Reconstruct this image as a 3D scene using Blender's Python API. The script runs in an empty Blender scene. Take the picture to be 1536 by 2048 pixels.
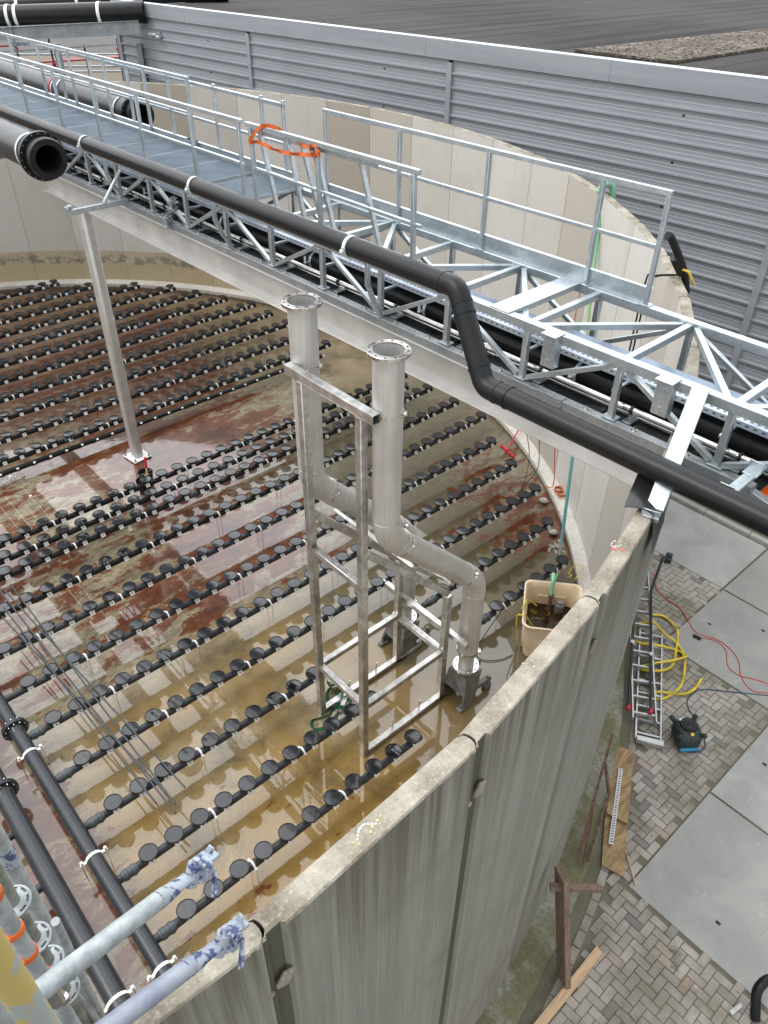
import bpy, math, random
from mathutils import Vector, Matrix, Quaternion
random.seed(7)
R = math.radians
SC = bpy.context.scene
COL = SC.collection

# ------------------------------------------------------------------ camera, sky, sun, exposure
HC = 9.66
yaw, pit, roll = R(47.791), R(37.540), R(0.739)
F = Vector((math.cos(yaw)*math.cos(pit), math.sin(yaw)*math.cos(pit), -math.sin(pit)))
RT = Vector((math.sin(yaw), -math.cos(yaw), 0)); UP = RT.cross(F)
RR = RT*math.cos(roll)+UP*math.sin(roll); UU = -RT*math.sin(roll)+UP*math.cos(roll)
cam = bpy.data.cameras.new('camera'); co = bpy.data.objects.new('camera', cam); COL.objects.link(co)
co.matrix_world = Matrix(((RR.x, UU.x, -F.x, 0), (RR.y, UU.y, -F.y, 0), (RR.z, UU.z, -F.z, HC), (0, 0, 0, 1)))
cam.sensor_fit = 'VERTICAL'; cam.sensor_height = 36.0; cam.lens = 1534.7/2048*36.0
cam.clip_start = 0.05; cam.clip_end = 2000
SC.camera = co
SUN_EL, SUN_AZ = R(55), R(150)          # direction towards the sun, azimuth measured from +X
W = bpy.data.worlds.new("World"); SC.world = W; W.use_nodes = True
wn, wl = W.node_tree.nodes, W.node_tree.links
bg = wn['Background']; sky = wn.new('ShaderNodeTexSky'); sky.sky_type = 'NISHITA'; sky.sun_disc = False
sky.sun_elevation = SUN_EL; sky.sun_rotation = R(90)-SUN_AZ; sky.dust_density = 4.0; sky.air_density = 1.0
hs = wn.new('ShaderNodeHueSaturation'); hs.inputs['Saturation'].default_value = 0.12
hs.inputs['Value'].default_value = 1.0
wl.new(sky.outputs['Color'], hs.inputs['Color']); 
cl = wn.new('ShaderNodeMix'); cl.data_type = 'RGBA'; cl.inputs[0].default_value = 0.75      # even cloud layer over the clear sky
cl.inputs[7].default_value = (12.0, 12.3, 12.7, 1); wl.new(hs.outputs['Color'], cl.inputs[6]); 
# added sky glow, away from the sun, to brighten the wet floor's reflections
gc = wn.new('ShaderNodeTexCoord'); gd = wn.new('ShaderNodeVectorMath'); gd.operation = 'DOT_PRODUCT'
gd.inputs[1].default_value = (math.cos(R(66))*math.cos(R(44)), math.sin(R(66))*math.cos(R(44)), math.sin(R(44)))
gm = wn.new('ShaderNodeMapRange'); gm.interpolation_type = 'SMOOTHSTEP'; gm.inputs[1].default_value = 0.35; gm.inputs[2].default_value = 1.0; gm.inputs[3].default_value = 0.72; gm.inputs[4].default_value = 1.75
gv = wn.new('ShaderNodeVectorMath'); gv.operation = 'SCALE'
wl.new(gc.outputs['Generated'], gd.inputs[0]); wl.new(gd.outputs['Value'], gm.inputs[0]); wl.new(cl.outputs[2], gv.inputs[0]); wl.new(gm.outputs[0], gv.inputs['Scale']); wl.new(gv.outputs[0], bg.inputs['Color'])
bg.inputs['Strength'].default_value = 0.15
sl = bpy.data.lights.new('sun', 'SUN'); sl.energy = 0.9; sl.angle = R(24); sl.color = (1, 0.97, 0.93)
so = bpy.data.objects.new('sun', sl); COL.objects.link(so)
sd = Vector((math.cos(SUN_AZ)*math.cos(SUN_EL), math.sin(SUN_AZ)*math.cos(SUN_EL), math.sin(SUN_EL)))
so.rotation_euler = sd.to_track_quat('Z', 'Y').to_euler()
SC.view_settings.view_transform = 'Standard'; SC.view_settings.look = 'None'
SC.view_settings.gamma = 1.0; SC.view_settings.exposure = 0.25
SC.cycles.max_bounces = 8; SC.cycles.diffuse_bounces = 4; SC.cycles.glossy_bounces = 4
SC.cycles.use_denoising = True

# ------------------------------------------------------------------ material helper
class NT:
    def __init__(s, name):
        s.m = bpy.data.materials.new(name); s.m.use_nodes = True
        s.t = s.m.node_tree; s.b = s.t.nodes['Principled BSDF']
        s.geo = s.t.nodes.new('ShaderNodeNewGeometry'); s.tc = s.t.nodes.new('ShaderNodeTexCoord')
        s.oi = s.t.nodes.new('ShaderNodeObjectInfo')
    def n(s, k): return s.t.nodes.new('ShaderNode'+k)
    def set(s, inp, v):
        if isinstance(v, bpy.types.NodeSocket): s.t.links.new(v, inp)
        elif isinstance(v, (tuple, list)) and len(v) == 3 and inp.type == 'RGBA': inp.default_value = (*v, 1)
        else: inp.default_value = v
    @property
    def pos(s): return s.geo.outputs['Position']
    @property
    def obj(s): return s.tc.outputs['Object']
    @property
    def rnd(s): return s.oi.outputs['Random']
    def vec(s, v, scale=(1, 1, 1), loc=None):
        m = s.n('Mapping'); s.set(m.inputs['Vector'], v); m.inputs['Scale'].default_value = scale
        if loc is not None: s.set(m.inputs['Location'], loc)
        return m.outputs[0]
    def rvec(s, v, scale=(1, 1, 1)):      # shifted by the object's random number
        c = s.n('CombineXYZ')
        r = s.math('MULTIPLY', s.rnd, 37.0)
        for i in range(3): s.t.links.new(r, c.inputs[i])
        return s.vec(v, scale, c.outputs[0])
    def noise(s, v, scale=5, detail=5, rough=0.55, dist=0):
        x = s.n('TexNoise'); s.set(x.inputs['Vector'], v); x.inputs['Scale'].default_value = scale
        x.inputs['Detail'].default_value = detail; x.inputs['Roughness'].default_value = rough
        x.inputs['Distortion'].default_value = dist
        return x.outputs['Fac']
    def voro(s, v, scale=5, feat='F1'):
        x = s.n('TexVoronoi'); x.feature = feat; s.set(x.inputs['Vector'], v); x.inputs['Scale'].default_value = scale
        return x.outputs
    def math(s, op, a, b=0.0, clamp=False):
        x = s.n('Math'); x.operation = op; x.use_clamp = clamp
        s.set(x.inputs[0], a); s.set(x.inputs[1], b)
        return x.outputs[0]
    def step(s, a, lo, hi):
        x = s.n('MapRange'); x.interpolation_type = 'SMOOTHSTEP'
        s.set(x.inputs[0], a); x.inputs[1].default_value = lo; x.inputs[2].default_value = hi
        return x.outputs[0]
    def mix(s, f, a, b, mode='MIX'):
        x = s.n('Mix'); x.data_type = 'RGBA'; x.blend_type = mode
        s.set(x.inputs[0], f); s.set(x.inputs[6], a); s.set(x.inputs[7], b)
        return x.outputs[2]
    def ramp(s, f, stops):
        x = s.n('ValToRGB'); e = x.color_ramp.elements
        while len(e) < len(stops): e.new(0.5)
        for i, (p, c) in enumerate(stops): e[i].position = p; e[i].color = (*c, 1)
        s.t.links.new(f, x.inputs[0]); return x.outputs[0]
    def sep(s, v):
        x = s.n('SeparateXYZ'); s.set(x.inputs[0], v); return x.outputs
    def bump(s, h, strength=0.3, dist=0.01, prev=None):
        x = s.n('Bump'); s.set(x.inputs['Height'], h); x.inputs['Strength'].default_value = strength
        x.inputs['Distance'].default_value = dist
        if prev is not None: s.t.links.new(prev, x.inputs['Normal'])
        return x.outputs[0]
    def out(s, col=None, rough=None, metal=None, normal=None, spec=None, ior=None, coat=None):
        b = s.b.inputs
        for k, v in (('Base Color', col), ('Roughness', rough), ('Metallic', metal), ('Normal', normal),
                     ('Specular IOR Level', spec), ('IOR', ior), ('Coat Weight', coat)):
            if v is not None: s.set(b[k], v)
        return s.m

def simple(name, col, rough=0.5, metal=0.0, var=0.15, scale=6, bump=0.0):
    k = NT(name); v = k.rvec(k.obj)
    n = k.noise(v, scale, 6)
    c = k.mix(k.step(n, 0.3, 0.7), tuple(x*(1-var) for x in col), tuple(min(1, x*(1+var)) for x in col))
    nb = k.bump(k.noise(v, scale*12, 3), bump, 0.003) if bump else None
    r = k.math('ADD', k.math('MULTIPLY', n, 0.2), rough-0.1)
    return k.out(c, r, metal, nb)

M = {}
def mk_galv(name, lo, hi, rough):
    k = NT(name); v = k.rvec(k.obj)
    sp = k.voro(v, 45)['Color']; n = k.noise(v, 3.5, 6, 0.65)
    st = k.noise(k.vec(v, (5, 5, 5)), 9, 3)
    f = k.math('ADD', k.math('MULTIPLY', k.sep(sp)[0], 0.16), k.math('MULTIPLY', n, 0.95))
    c = k.mix(k.step(f, 0.3, 1.0), lo, hi)
    return k.out(c, k.math('ADD', k.math('MULTIPLY', st, 0.25), rough), 0.8, k.bump(n, 0.05, 0.01))
M['galv'] = mk_galv('galvanised_steel', (0.40, 0.45, 0.48), (0.66, 0.71, 0.74), 0.26)
M['galv_dark'] = mk_galv('weathered_galvanised_steel', (0.28, 0.30, 0.32), (0.50, 0.53, 0.54), 0.38)
def mk_stain(name, lo, hi, rough, axis_scale=(30, 30, 1.5), metal=0.62):
    k = NT(name); v = k.rvec(k.obj)
    n = k.noise(k.vec(v, axis_scale), 1.0, 5, 0.6); m = k.noise(v, 2.2, 6, 0.65)
    c = k.mix(k.step(k.math('ADD', k.math('MULTIPLY', n, 0.45), k.math('MULTIPLY', m, 0.6)), 0.35, 0.75), lo, hi)
    return k.out(c, k.math('ADD', k.math('MULTIPLY', m, 0.25), rough), metal, k.bump(n, 0.04, 0.004))
M['steel'] = mk_stain('pickled_stainless_steel', (0.50, 0.49, 0.475), (0.66, 0.65, 0.63), 0.36)
M['steel_bar'] = mk_stain('mill_finish_stainless_steel', (0.30, 0.29, 0.275), (0.74, 0.73, 0.71), 0.20, (9, 9, 9), 0.9)
M['steel_beam'] = mk_stain('stainless_beam_sheet', (0.52, 0.51, 0.49), (0.66, 0.65, 0.625), 0.42, (2, 0.6, 6))
M['steel_shine'] = simple('polished_stainless', (0.66, 0.64, 0.61), 0.2, 1.0, 0.15, 8)
M['iron'] = simple('grey_cast_iron', (0.19, 0.185, 0.178), 0.5, 0.35, 0.3, 7, 0.2)
k = NT('black_polyethylene'); v = k.rvec(k.obj); n = k.noise(v, 5, 7, 0.7); d = k.noise(v, 40, 4)
M['pe'] = k.out(k.mix(k.step(n, 0.5, 0.85), (0.009, 0.0095, 0.0105), (0.022, 0.0215, 0.021)), k.math('ADD', k.math('MULTIPLY', n, 0.22), 0.24), 0, k.bump(d, 0.03, 0.003), 0.28)
k = NT('dark_grey_pvc'); v = k.rvec(k.obj); n = k.noise(v, 6, 6)
M['pvc'] = k.out(k.mix(n, (0.020, 0.0225, 0.027), (0.036, 0.040, 0.046)), k.math('ADD', k.math('MULTIPLY', n, 0.15), 0.20), None, None, 0.4)
M['pvc_blue'] = simple('blue_grey_pvc', (0.055, 0.068, 0.078), 0.35, 0, 0.2, 12)
k = NT('black_rubber_membrane'); v = k.rvec(k.obj); n = k.noise(v, 9, 5, 0.6)
M['memb'] = k.out(k.mix(k.rnd, (0.010, 0.011, 0.013), (0.024, 0.026, 0.029)), k.math('ADD', k.math('MULTIPLY', n, 0.12), 0.07), 0, k.bump(k.noise(v, 7, 3), 0.02, 0.006), 0.6)
k = NT('wet_rubber_membrane'); v = k.rvec(k.obj); n = k.noise(v, 9, 5, 0.6, 0.6)
M['wet'] = k.out((0.008, 0.009, 0.010), k.math('ADD', k.math('MULTIPLY', k.step(n, 0.55, 0.62), 0.3), 0.03), 0, k.bump(k.step(n, 0.5, 0.56), 0.25, 0.01), 0.8)
M['rim'] = simple('black_plastic_rim', (0.008, 0.008, 0.009), 0.45, 0, 0.2, 8)
M['white'] = simple('white_plastic', (0.84, 0.84, 0.82), 0.45, 0, 0.1, 20)
M['clamp'] = simple('pale_pipe_clamp', (0.60, 0.66, 0.67), 0.4, 0.2, 0.12, 15)
M['black'] = simple('matt_black_plastic', (0.006, 0.006, 0.007), 0.55, 0, 0.3, 8)
M['red'] = simple('red_plastic', (0.50, 0.015, 0.03), 0.4, 0, 0.1, 10)
M['orange_strap'] = simple('orange_webbing', (0.50, 0.095, 0.012), 0.75, 0, 0.25, 40)
M['orange'] = simple('orange_plastic', (0.62, 0.13, 0.02), 0.45, 0, 0.2, 6)
M['orange_cable'] = simple('orange_cable_sheath', (0.50, 0.13, 0.03), 0.5, 0, 0.2, 10)
M['red_cable'] = simple('red_cable_sheath', (0.42, 0.05, 0.03), 0.5, 0, 0.2, 10)
M['blue_cable'] = simple('blue_cable_sheath', (0.03, 0.06, 0.10), 0.5, 0, 0.2, 10)
M['yellow'] = simple('yellow_hose_rubber', (0.62, 0.47, 0.03), 0.5, 0, 0.25, 5)
M['cream'] = simple('cream_polyethylene', (0.72, 0.58, 0.40), 0.5, 0, 0.12, 3, 0.1)
M['green_hose'] = simple('pale_green_hose', (0.22, 0.48, 0.30), 0.5, 0, 0.2, 6)
k = NT('teal_to_yellow_hose'); z = k.sep(k.pos)[2]
M['teal'] = k.out(k.ramp(k.math('DIVIDE', z, 6.0), [(0.02, (0.45, 0.33, 0.2)), (0.12, (0.10, 0.34, 0.34)), (0.36, (0.10, 0.36, 0.30)), (0.5, (0.38, 0.38, 0.14)), (0.9, (0.17, 0.46, 0.25))]), 0.45)
M['green_strap'] = simple('dark_green_webbing', (0.015, 0.10, 0.045), 0.7, 0, 0.3, 20)
M['alu'] = simple('aluminium', (0.40, 0.405, 0.40), 0.42, 0.55, 0.15, 12)
M['dark_metal'] = simple('black_painted_tube', (0.02, 0.022, 0.025), 0.4, 0.2, 0.3, 10)
M['rust'] = simple('rusty_steel_bar', (0.13, 0.07, 0.045), 0.8, 0.1, 0.4, 12, 0.3)
M['red_board'] = simple('red_brown_platform', (0.28, 0.035, 0.03), 0.6, 0, 0.25, 3)
M['foil'] = simple('silver_foil_lagging', (0.62, 0.65, 0.68), 0.25, 0.9, 0.2, 5, 0.5)
M['teal_plastic'] = simple('dark_teal_plastic', (0.02, 0.035, 0.035), 0.5, 0, 0.3, 12)
M['cyan'] = simple('bright_blue_plastic', (0.03, 0.25, 0.42), 0.4)
M['mid_yellow'] = simple('yellow_plastic', (0.75, 0.5, 0.04), 0.5)
# wood
def mk_wood(name, lo, hi, sc=(2, 30, 30), rough=0.75, green=0.0):
    k = NT(name); v = k.rvec(k.obj)
    n = k.noise(k.vec(v, sc), 1.0, 6, 0.65, 0.7); m = k.noise(v, 2.5, 5)
    c = k.mix(k.step(n, 0.25, 0.75), lo, hi)
    if green: c = k.mix(k.math('MULTIPLY', k.step(m, 0.45, 0.75), green), c, (0.13, 0.12, 0.03))
    return k.out(c, rough, 0, k.bump(n, 0.2, 0.004))
M['ply'] = mk_wood('weathered_plywood', (0.17, 0.105, 0.05), (0.42, 0.30, 0.15), (3, 16, 30), 0.8, 0.6)
M['timber'] = mk_wood('brown_timber', (0.13, 0.085, 0.06), (0.27, 0.19, 0.135), (30, 30, 2))
M['new_wood'] = mk_wood('pale_pine', (0.46, 0.30, 0.17), (0.66, 0.47, 0.30), (2, 30, 30))
# scaffold tubes
k = NT('scaffold_tube_zinc'); v = k.rvec(k.obj); n = k.noise(v, 14, 7, 0.65)
M['sc_zinc'] = k.out(k.mix(k.step(n, 0.3, 0.75), (0.25, 0.275, 0.28), (0.47, 0.51, 0.525)), 0.55, 0.35, k.bump(n, 0.2, 0.003))
k = NT('scaffold_tube_dull'); v = k.rvec(k.obj); n = k.noise(v, 14, 7, 0.65)
M['sc_dull'] = k.out(k.mix(k.step(n, 0.3, 0.75), (0.14, 0.145, 0.125), (0.32, 0.33, 0.29)), 0.65, 0.3, k.bump(n, 0.2, 0.003))
def paint(name, pc, mc, t=0.5, sc=16):
    k = NT(name); v = k.rvec(k.obj); n = k.noise(k.vec(v, (1, 1, 1)), sc, 7, 0.7)
    f = k.step(n, t-0.03, t+0.03)
    return k.out(k.mix(f, pc, mc), k.math('ADD', k.math('MULTIPLY', n, 0.2), 0.4), 0.15, k.bump(f, 0.3, 0.002))
M['blue_paint'] = paint('worn_blue_paint', (0.055, 0.07, 0.165), (0.34, 0.38, 0.43), 0.47, 22)
k = NT('faded_blue_paint'); v = k.rvec(k.obj); n = k.noise(v, 10, 8, 0.7)
M['blue_thin'] = k.out(k.mix(k.step(n, 0.3, 0.75), (0.235, 0.255, 0.335), (0.39, 0.42, 0.46)), 0.5, 0.2, k.bump(n, 0.15, 0.002))
M['yellow_paint'] = paint('worn_yellow_paint', (0.50, 0.39, 0.13), (0.34, 0.38, 0.37), 0.5, 7)
# concrete, wall faces
k = NT('cream_concrete_inner_face'); p = k.pos; z = k.sep(p)[2]; v = k.rvec(k.obj)
big = k.noise(v, 1.1, 6, 0.6); fine = k.noise(v, 18, 6, 0.7); streak = k.noise(k.vec(v, (16, 16, 0.35)), 1.0, 6, 0.6)
base = k.ramp(k.rnd, [(0.0, (0.34, 0.295, 0.235)), (0.3, (0.44, 0.405, 0.35)), (0.6, (0.52, 0.495, 0.45)), (1.0, (0.57, 0.555, 0.52))])
base = k.mix(k.math('MULTIPLY', k.step(big, 0.45, 0.75), 0.4), base, (0.36, 0.325, 0.27))
base = k.mix(k.math('MULTIPLY', fine, 0.22), base, (0.62, 0.60, 0.56))
topf = k.math('MULTIPLY', k.step(z, 4.6, 6.0), k.step(streak, 0.55, 0.8))
base = k.mix(k.math('MULTIPLY', topf, 0.6), base, (0.20, 0.17, 0.125))
wl_ = k.math('ADD', z, k.math('MULTIPLY', k.noise(k.vec(p, (1.1, 1.1, 1.4)), 1.6, 7, 0.65), 0.6))
farside = k.step(k.sep(p)[1], 17.0, 22.0)
band = k.math('MULTIPLY', farside, k.math('SUBTRACT', 1.0, k.step(z, 1.17, 1.2)))
band2 = k.math('MULTIPLY', farside, k.math('SUBTRACT', 1.0, k.step(wl_, 1.02, 1.12)))
dirt = k.mix(k.step(fine, 0.3, 0.7), (0.37, 0.30, 0.175), (0.50, 0.43, 0.29))
dirt = k.mix(k.math('MULTIPLY', k.math('SUBTRACT', k.step(wl_, 1.02, 1.12), k.step(wl_, 1.2, 1.45)), k.step(k.noise(k.vec(p, (3, 3, 5)), 1, 7, 0.7), 0.42, 0.56)), dirt, (0.16, 0.14, 0.10))
base = k.mix(k.math('MULTIPLY', band, 0.85), base, dirt)
base = k.mix(k.math('MULTIPLY', band2, 0.5), base, (0.43, 0.34, 0.19))
M['wall_in'] = k.out(base, 0.75, 0, k.bump(fine, 0.12, 0.004))
k = NT('board_marked_concrete_outer_face'); p = k.pos; z = k.sep(p)[2]; v = k.rvec(k.obj)
grain = k.noise(k.vec(v, (34, 3, 0.55)), 1.0, 7, 0.62, 0.9); fine = k.noise(v, 30, 5, 0.7)
board = k.noise(k.vec(v, (9, 1, 0.05)), 1.0, 2); streak = k.noise(k.vec(v, (11, 1, 0.22)), 1.0, 6, 0.62)
base = k.mix(k.step(grain, 0.3, 0.7), (0.235, 0.226, 0.192), (0.315, 0.306, 0.268))
base = k.mix(k.math('MULTIPLY', k.step(board, 0.45, 0.6), 0.35), base, (0.16, 0.152, 0.125))
zz = k.math('ADD', z, k.math('MULTIPLY', streak, 2.6))
alg = k.math('MULTIPLY', k.step(zz, 6.0, 7.6), 0.8)
base = k.mix(k.math('MULTIPLY', alg, k.step(streak, 0.35, 0.62)), base, (0.072, 0.064, 0.030))
base = k.mix(k.math('MULTIPLY', k.math('MULTIPLY', k.step(z, 3.6, 5.6), k.step(streak, 0.62, 0.72)), 0.55), base, (0.40, 0.39, 0.35))
blot = k.noise(v, 1.3, 7, 0.68)
base = k.mix(k.math('MULTIPLY', k.step(blot, 0.48, 0.7), 0.45), base, (0.15, 0.142, 0.108))
base = k.mix(k.math('MULTIPLY', k.step(k.voro(v, 26)['Distance'], 0.10, 0.05), 0.5), base, (0.09, 0.088, 0.075))
base = k.mix(k.math('MULTIPLY', fine, 0.25), base, (0.22, 0.212, 0.18))
M['wall_out'] = k.out(base, 0.8, 0, k.bump(fine, 0.15, 0.003, k.bump(grain, 0.22, 0.008)))
k = NT('weathered_concrete_top'); p = k.pos
big = k.noise(p, 3.2, 7, 0.68); fine = k.noise(p, 40, 6, 0.75); sp = k.voro(p, 55)['Distance']
base = k.ramp(big, [(0.3, (0.12, 0.10, 0.072)), (0.5, (0.26, 0.232, 0.182)), (0.68, (0.40, 0.37, 0.305))])
base = k.mix(k.math('MULTIPLY', k.step(fine, 0.5, 0.72), 0.55), base, (0.58, 0.55, 0.48))
base = k.mix(k.math('MULTIPLY', k.step(k.noise(p, 14, 6, 0.7), 0.55, 0.68), 0.55), base, (0.13, 0.115, 0.08))
M['wall_top'] = k.out(base, 0.9, 0, k.bump(sp, 0.35, 0.004, k.bump(fine, 0.6, 0.006)))
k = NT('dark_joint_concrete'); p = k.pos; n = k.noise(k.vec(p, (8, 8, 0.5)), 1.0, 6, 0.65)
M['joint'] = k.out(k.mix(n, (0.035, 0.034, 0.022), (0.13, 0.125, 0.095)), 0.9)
k = NT('pale_kerb_concrete'); p = k.pos; fine = k.noise(p, 14, 7, 0.7); big = k.noise(p, 1.2, 5)
base = k.mix(k.step(fine, 0.3, 0.7), (0.46, 0.43, 0.385), (0.60, 0.575, 0.53))
base = k.mix(k.math('MULTIPLY', k.step(big, 0.45, 0.7), 0.4), base, (0.38, 0.34, 0.28))
z = k.sep(p)[2]
base = k.mix(k.math('SUBTRACT', 1.0, k.step(k.math('ADD', z, k.math('MULTIPLY', fine, 0.12)), 0.10, 0.17)), base, (0.13, 0.085, 0.05))
M['kerb'] = k.out(base, 0.8, 0, k.bump(fine, 0.2, 0.004))
k = NT('mossy_footing_concrete'); p = k.pos; fine = k.noise(p, 20, 7, 0.72); big = k.noise(p, 1.6, 6, 0.65)
base = k.mix(k.step(fine, 0.3, 0.72), (0.15, 0.145, 0.11), (0.31, 0.30, 0.245))
base = k.mix(k.math('MULTIPLY', k.step(big, 0.42, 0.6), 0.7), base, (0.10, 0.10, 0.028))
M['footing'] = k.out(base, 0.92, 0, k.bump(fine, 0.5, 0.008))
# tank floor: stained concrete under a film of water
k = NT('stained_wet_tank_floor'); p = k.pos; X, Y, _z = k.sep(p)
big = k.noise(p, 0.22, 4, 0.5); mid = k.noise(p, 0.8, 7, 0.62, 0.8); vf = k.noise(p, 22, 6, 0.7)
fine = k.noise(k.vec(p, (0.8, 1.5, 1)), 1.9, 12, 0.72, 0.35); fleck = k.noise(k.vec(p, (0.8, 1.5, 1)), 5, 9, 0.76, 0.5)
con = k.ramp(mid, [(0.28, (0.075, 0.060, 0.033)), (0.44, (0.17, 0.133, 0.07)), (0.56, (0.25, 0.198, 0.112)), (0.72, (0.34, 0.285, 0.185))])
och = k.math('MULTIPLY', k.step(k.noise(k.vec(p, (1, 1, 1), (3, 9, 0)), 0.55, 6, 0.6), 0.33, 0.60), k.math('SUBTRACT', 1.0, k.step(Y, 6.5, 10.0)))
con = k.mix(k.math('MULTIPLY', och, 0.9), con, k.mix(vf, (0.15, 0.085, 0.016), (0.36, 0.225, 0.062)))
con = k.mix(k.math('MULTIPLY', k.step(k.noise(p, 0.9, 6, 0.65, 1.2), 0.5, 0.68), 0.6), con, (0.062, 0.05, 0.026))
con = k.mix(k.math('MULTIPLY', k.step(vf, 0.56, 0.64), 0.55), con, (0.04, 0.028, 0.016))
olive = k.math('MULTIPLY', k.step(k.math('ADD', X, k.math('MULTIPLY', mid, 2.5)), 5.6, 8.6), k.math('SUBTRACT', 1.0, k.step(Y, 12.5, 15.0)))
con = k.mix(k.math('MULTIPLY', olive, 0.85), con, k.mix(k.noise(p, 1.5, 8, 0.7, 0.6), (0.040, 0.037, 0.025), (0.135, 0.108, 0.055)))
d1 = k.math('MULTIPLY', k.step(Y, 7.8, 9.4), k.math('SUBTRACT', 1.0, k.math('MULTIPLY', k.step(k.math('SUBTRACT', X, k.math('MULTIPLY', k.step(Y, 12.0, 14.0), 2.6)), 6.0, 9.0), 0.8)))
corner = k.math('MULTIPLY', k.step(X, 9.6, 11.0), k.math('SUBTRACT', 1.0, k.step(Y, 9.0, 10.5)))
strip = k.math('SUBTRACT', 1.0, k.step(X, 0.2, 1.6))
d2 = k.math('MAXIMUM', d1, k.math('MAXIMUM', k.math('MULTIPLY', corner, 0.9), k.math('MULTIPLY', strip, 0.85)))
am = k.math('ADD', k.math('MULTIPLY', d2, 0.106), k.math('MULTIPLY', k.math('SUBTRACT', big, 0.5), 0.45))
rf = k.math('ADD', k.math('ADD', k.math('MULTIPLY', fine, 0.62), k.math('ADD', k.math('MULTIPLY', mid, 0.12), k.math('MULTIPLY', fleck, 0.26))), am)
rust = k.step(rf, 0.585, 0.60)
rcol = k.mix(k.step(rf, 0.60, 0.72), (0.130, 0.035, 0.010), (0.042, 0.0075, 0.0025))
pale = k.mix(k.step(fleck, 0.4, 0.6), (0.14, 0.115, 0.07), (0.34, 0.295, 0.21))
con = k.mix(k.math('MULTIPLY', d2, 0.7), con, pale)
con = k.mix(k.math('MULTIPLY', rust, 0.95), con, rcol)
far = k.math('MULTIPLY', k.step(Y, 15.0, 17.5), k.math('SUBTRACT', 1.0, k.math('MULTIPLY', k.step(X, 9.0, 11.0), 0.6)))
con = k.mix(k.math('MULTIPLY', far, 0.72), con, k.mix(k.step(fleck, 0.38, 0.62), (0.050, 0.018, 0.008), (0.135, 0.075, 0.042)))
rip = k.noise(k.vec(p, (9, 9, 9)), 1.0, 3, 0.5, 0.4)
rm = k.step(k.noise(p, 0.35, 3), 0.5, 0.62)
M['floor'] = k.out(con, 0.3, 0, None, 0.2)
fb = M['floor'].node_tree.nodes['Principled BSDF'].inputs
fb['Coat Weight'].default_value = 1.0; fb['Coat IOR'].default_value = 1.6
k.set(fb['Coat Roughness'], k.math('MULTIPLY', k.step(fleck, 0.62, 0.72), 0.08))
k.set(fb['Coat Normal'], k.bump(k.math('MULTIPLY', rip, rm), 0.05, 0.02))
# pavers (per-brick colour in an attribute)
k = NT('brick_pavers'); p = k.pos
at = k.n('Attribute'); at.attribute_name = 'tone'; g = at.outputs['Fac']
fine = k.noise(p, 60, 6, 0.75); big = k.noise(p, 1.1, 6, 0.65); mid = k.noise(p, 9, 6, 0.7)
base = k.ramp(g, [(0.0, (0.20, 0.188, 0.17)), (0.08, (0.17, 0.168, 0.168)), (0.16, (0.285, 0.258, 0.225)), (0.6, (0.345, 0.315, 0.278)), (0.92, (0.39, 0.36, 0.32)), (1.0, (0.32, 0.24, 0.185))])
base = k.mix(k.math('MULTIPLY', k.step(fine, 0.52, 0.75), 0.45), base, (0.40, 0.375, 0.33))
base = k.mix(k.math('MULTIPLY', k.step(big, 0.42, 0.62), 0.6), base, (0.135, 0.125, 0.08))
base = k.mix(k.math('MULTIPLY', k.step(k.noise(p, 2.4, 8, 0.72), 0.56, 0.66), 0.75), base, k.mix(fine, (0.09, 0.072, 0.05), (0.19, 0.16, 0.12)))
base = k.mix(k.math('MULTIPLY', k.step(mid, 0.55, 0.75), 0.4), base, (0.12, 0.10, 0.075))
M['paver'] = k.out(base, 0.88, 0, k.bump(fine, 0.6, 0.004))
k = NT('sandy_dirt'); p = k.pos; fine = k.noise(p, 30, 8, 0.75); big = k.noise(p, 1.3, 5)
M['dirt'] = k.out(k.mix(k.step(big, 0.4, 0.65), k.mix(fine, (0.10, 0.088, 0.068), (0.24, 0.215, 0.175)), k.mix(fine, (0.08, 0.078, 0.045), (0.17, 0.155, 0.10))), 0.95, 0, k.bump(fine, 0.7, 0.012))
k = NT('concrete_slab'); p = k.pos; v = k.rvec(k.obj)
big = k.noise(p, 1.4, 6, 0.6, 0.5); fine = k.noise(p, 45, 6, 0.7); scr = k.noise(k.vec(p, (1.2, 5, 1)), 1.6, 8, 0.72, 0.9)
t = k.mix(k.rnd, (0.27, 0.268, 0.245), (0.37, 0.372, 0.348))
base = k.mix(k.math('MULTIPLY', k.step(big, 0.35, 0.7), 0.45), t, (0.19, 0.192, 0.182))
base = k.mix(k.math('MULTIPLY', k.step(scr, 0.6, 0.75), 0.45), base, (0.52, 0.51, 0.47))
base = k.mix(k.math('MULTIPLY', k.step(k.noise(k.vec(p, (3, 3, 1), (5, 1, 0)), 1.0, 9, 0.75, 1.5), 0.56, 0.68), 0.35), base, (0.17, 0.165, 0.15))
base = k.mix(k.math('MULTIPLY', k.step(k.noise(p, 24, 5, 0.7), 0.62, 0.72), 0.4), base, (0.15, 0.15, 0.14))
scl = k.noise(k.vec(p, (0.6, 14, 1)), 1.0, 5, 0.7, 0.2)
base = k.mix(k.math('MULTIPLY', k.step(scl, 0.63, 0.66), 0.4), base, (0.48, 0.47, 0.44))
base = k.mix(k.math('MULTIPLY', k.step(k.voro(p, 7)['Distance'], 0.07, 0.05), 0.5), base, (0.6, 0.58, 0.54))
M['slab'] = k.out(base, k.math('ADD', k.math('MULTIPLY', big, 0.4), 0.38), 0, k.bump(fine, 0.15, 0.002))
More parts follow.
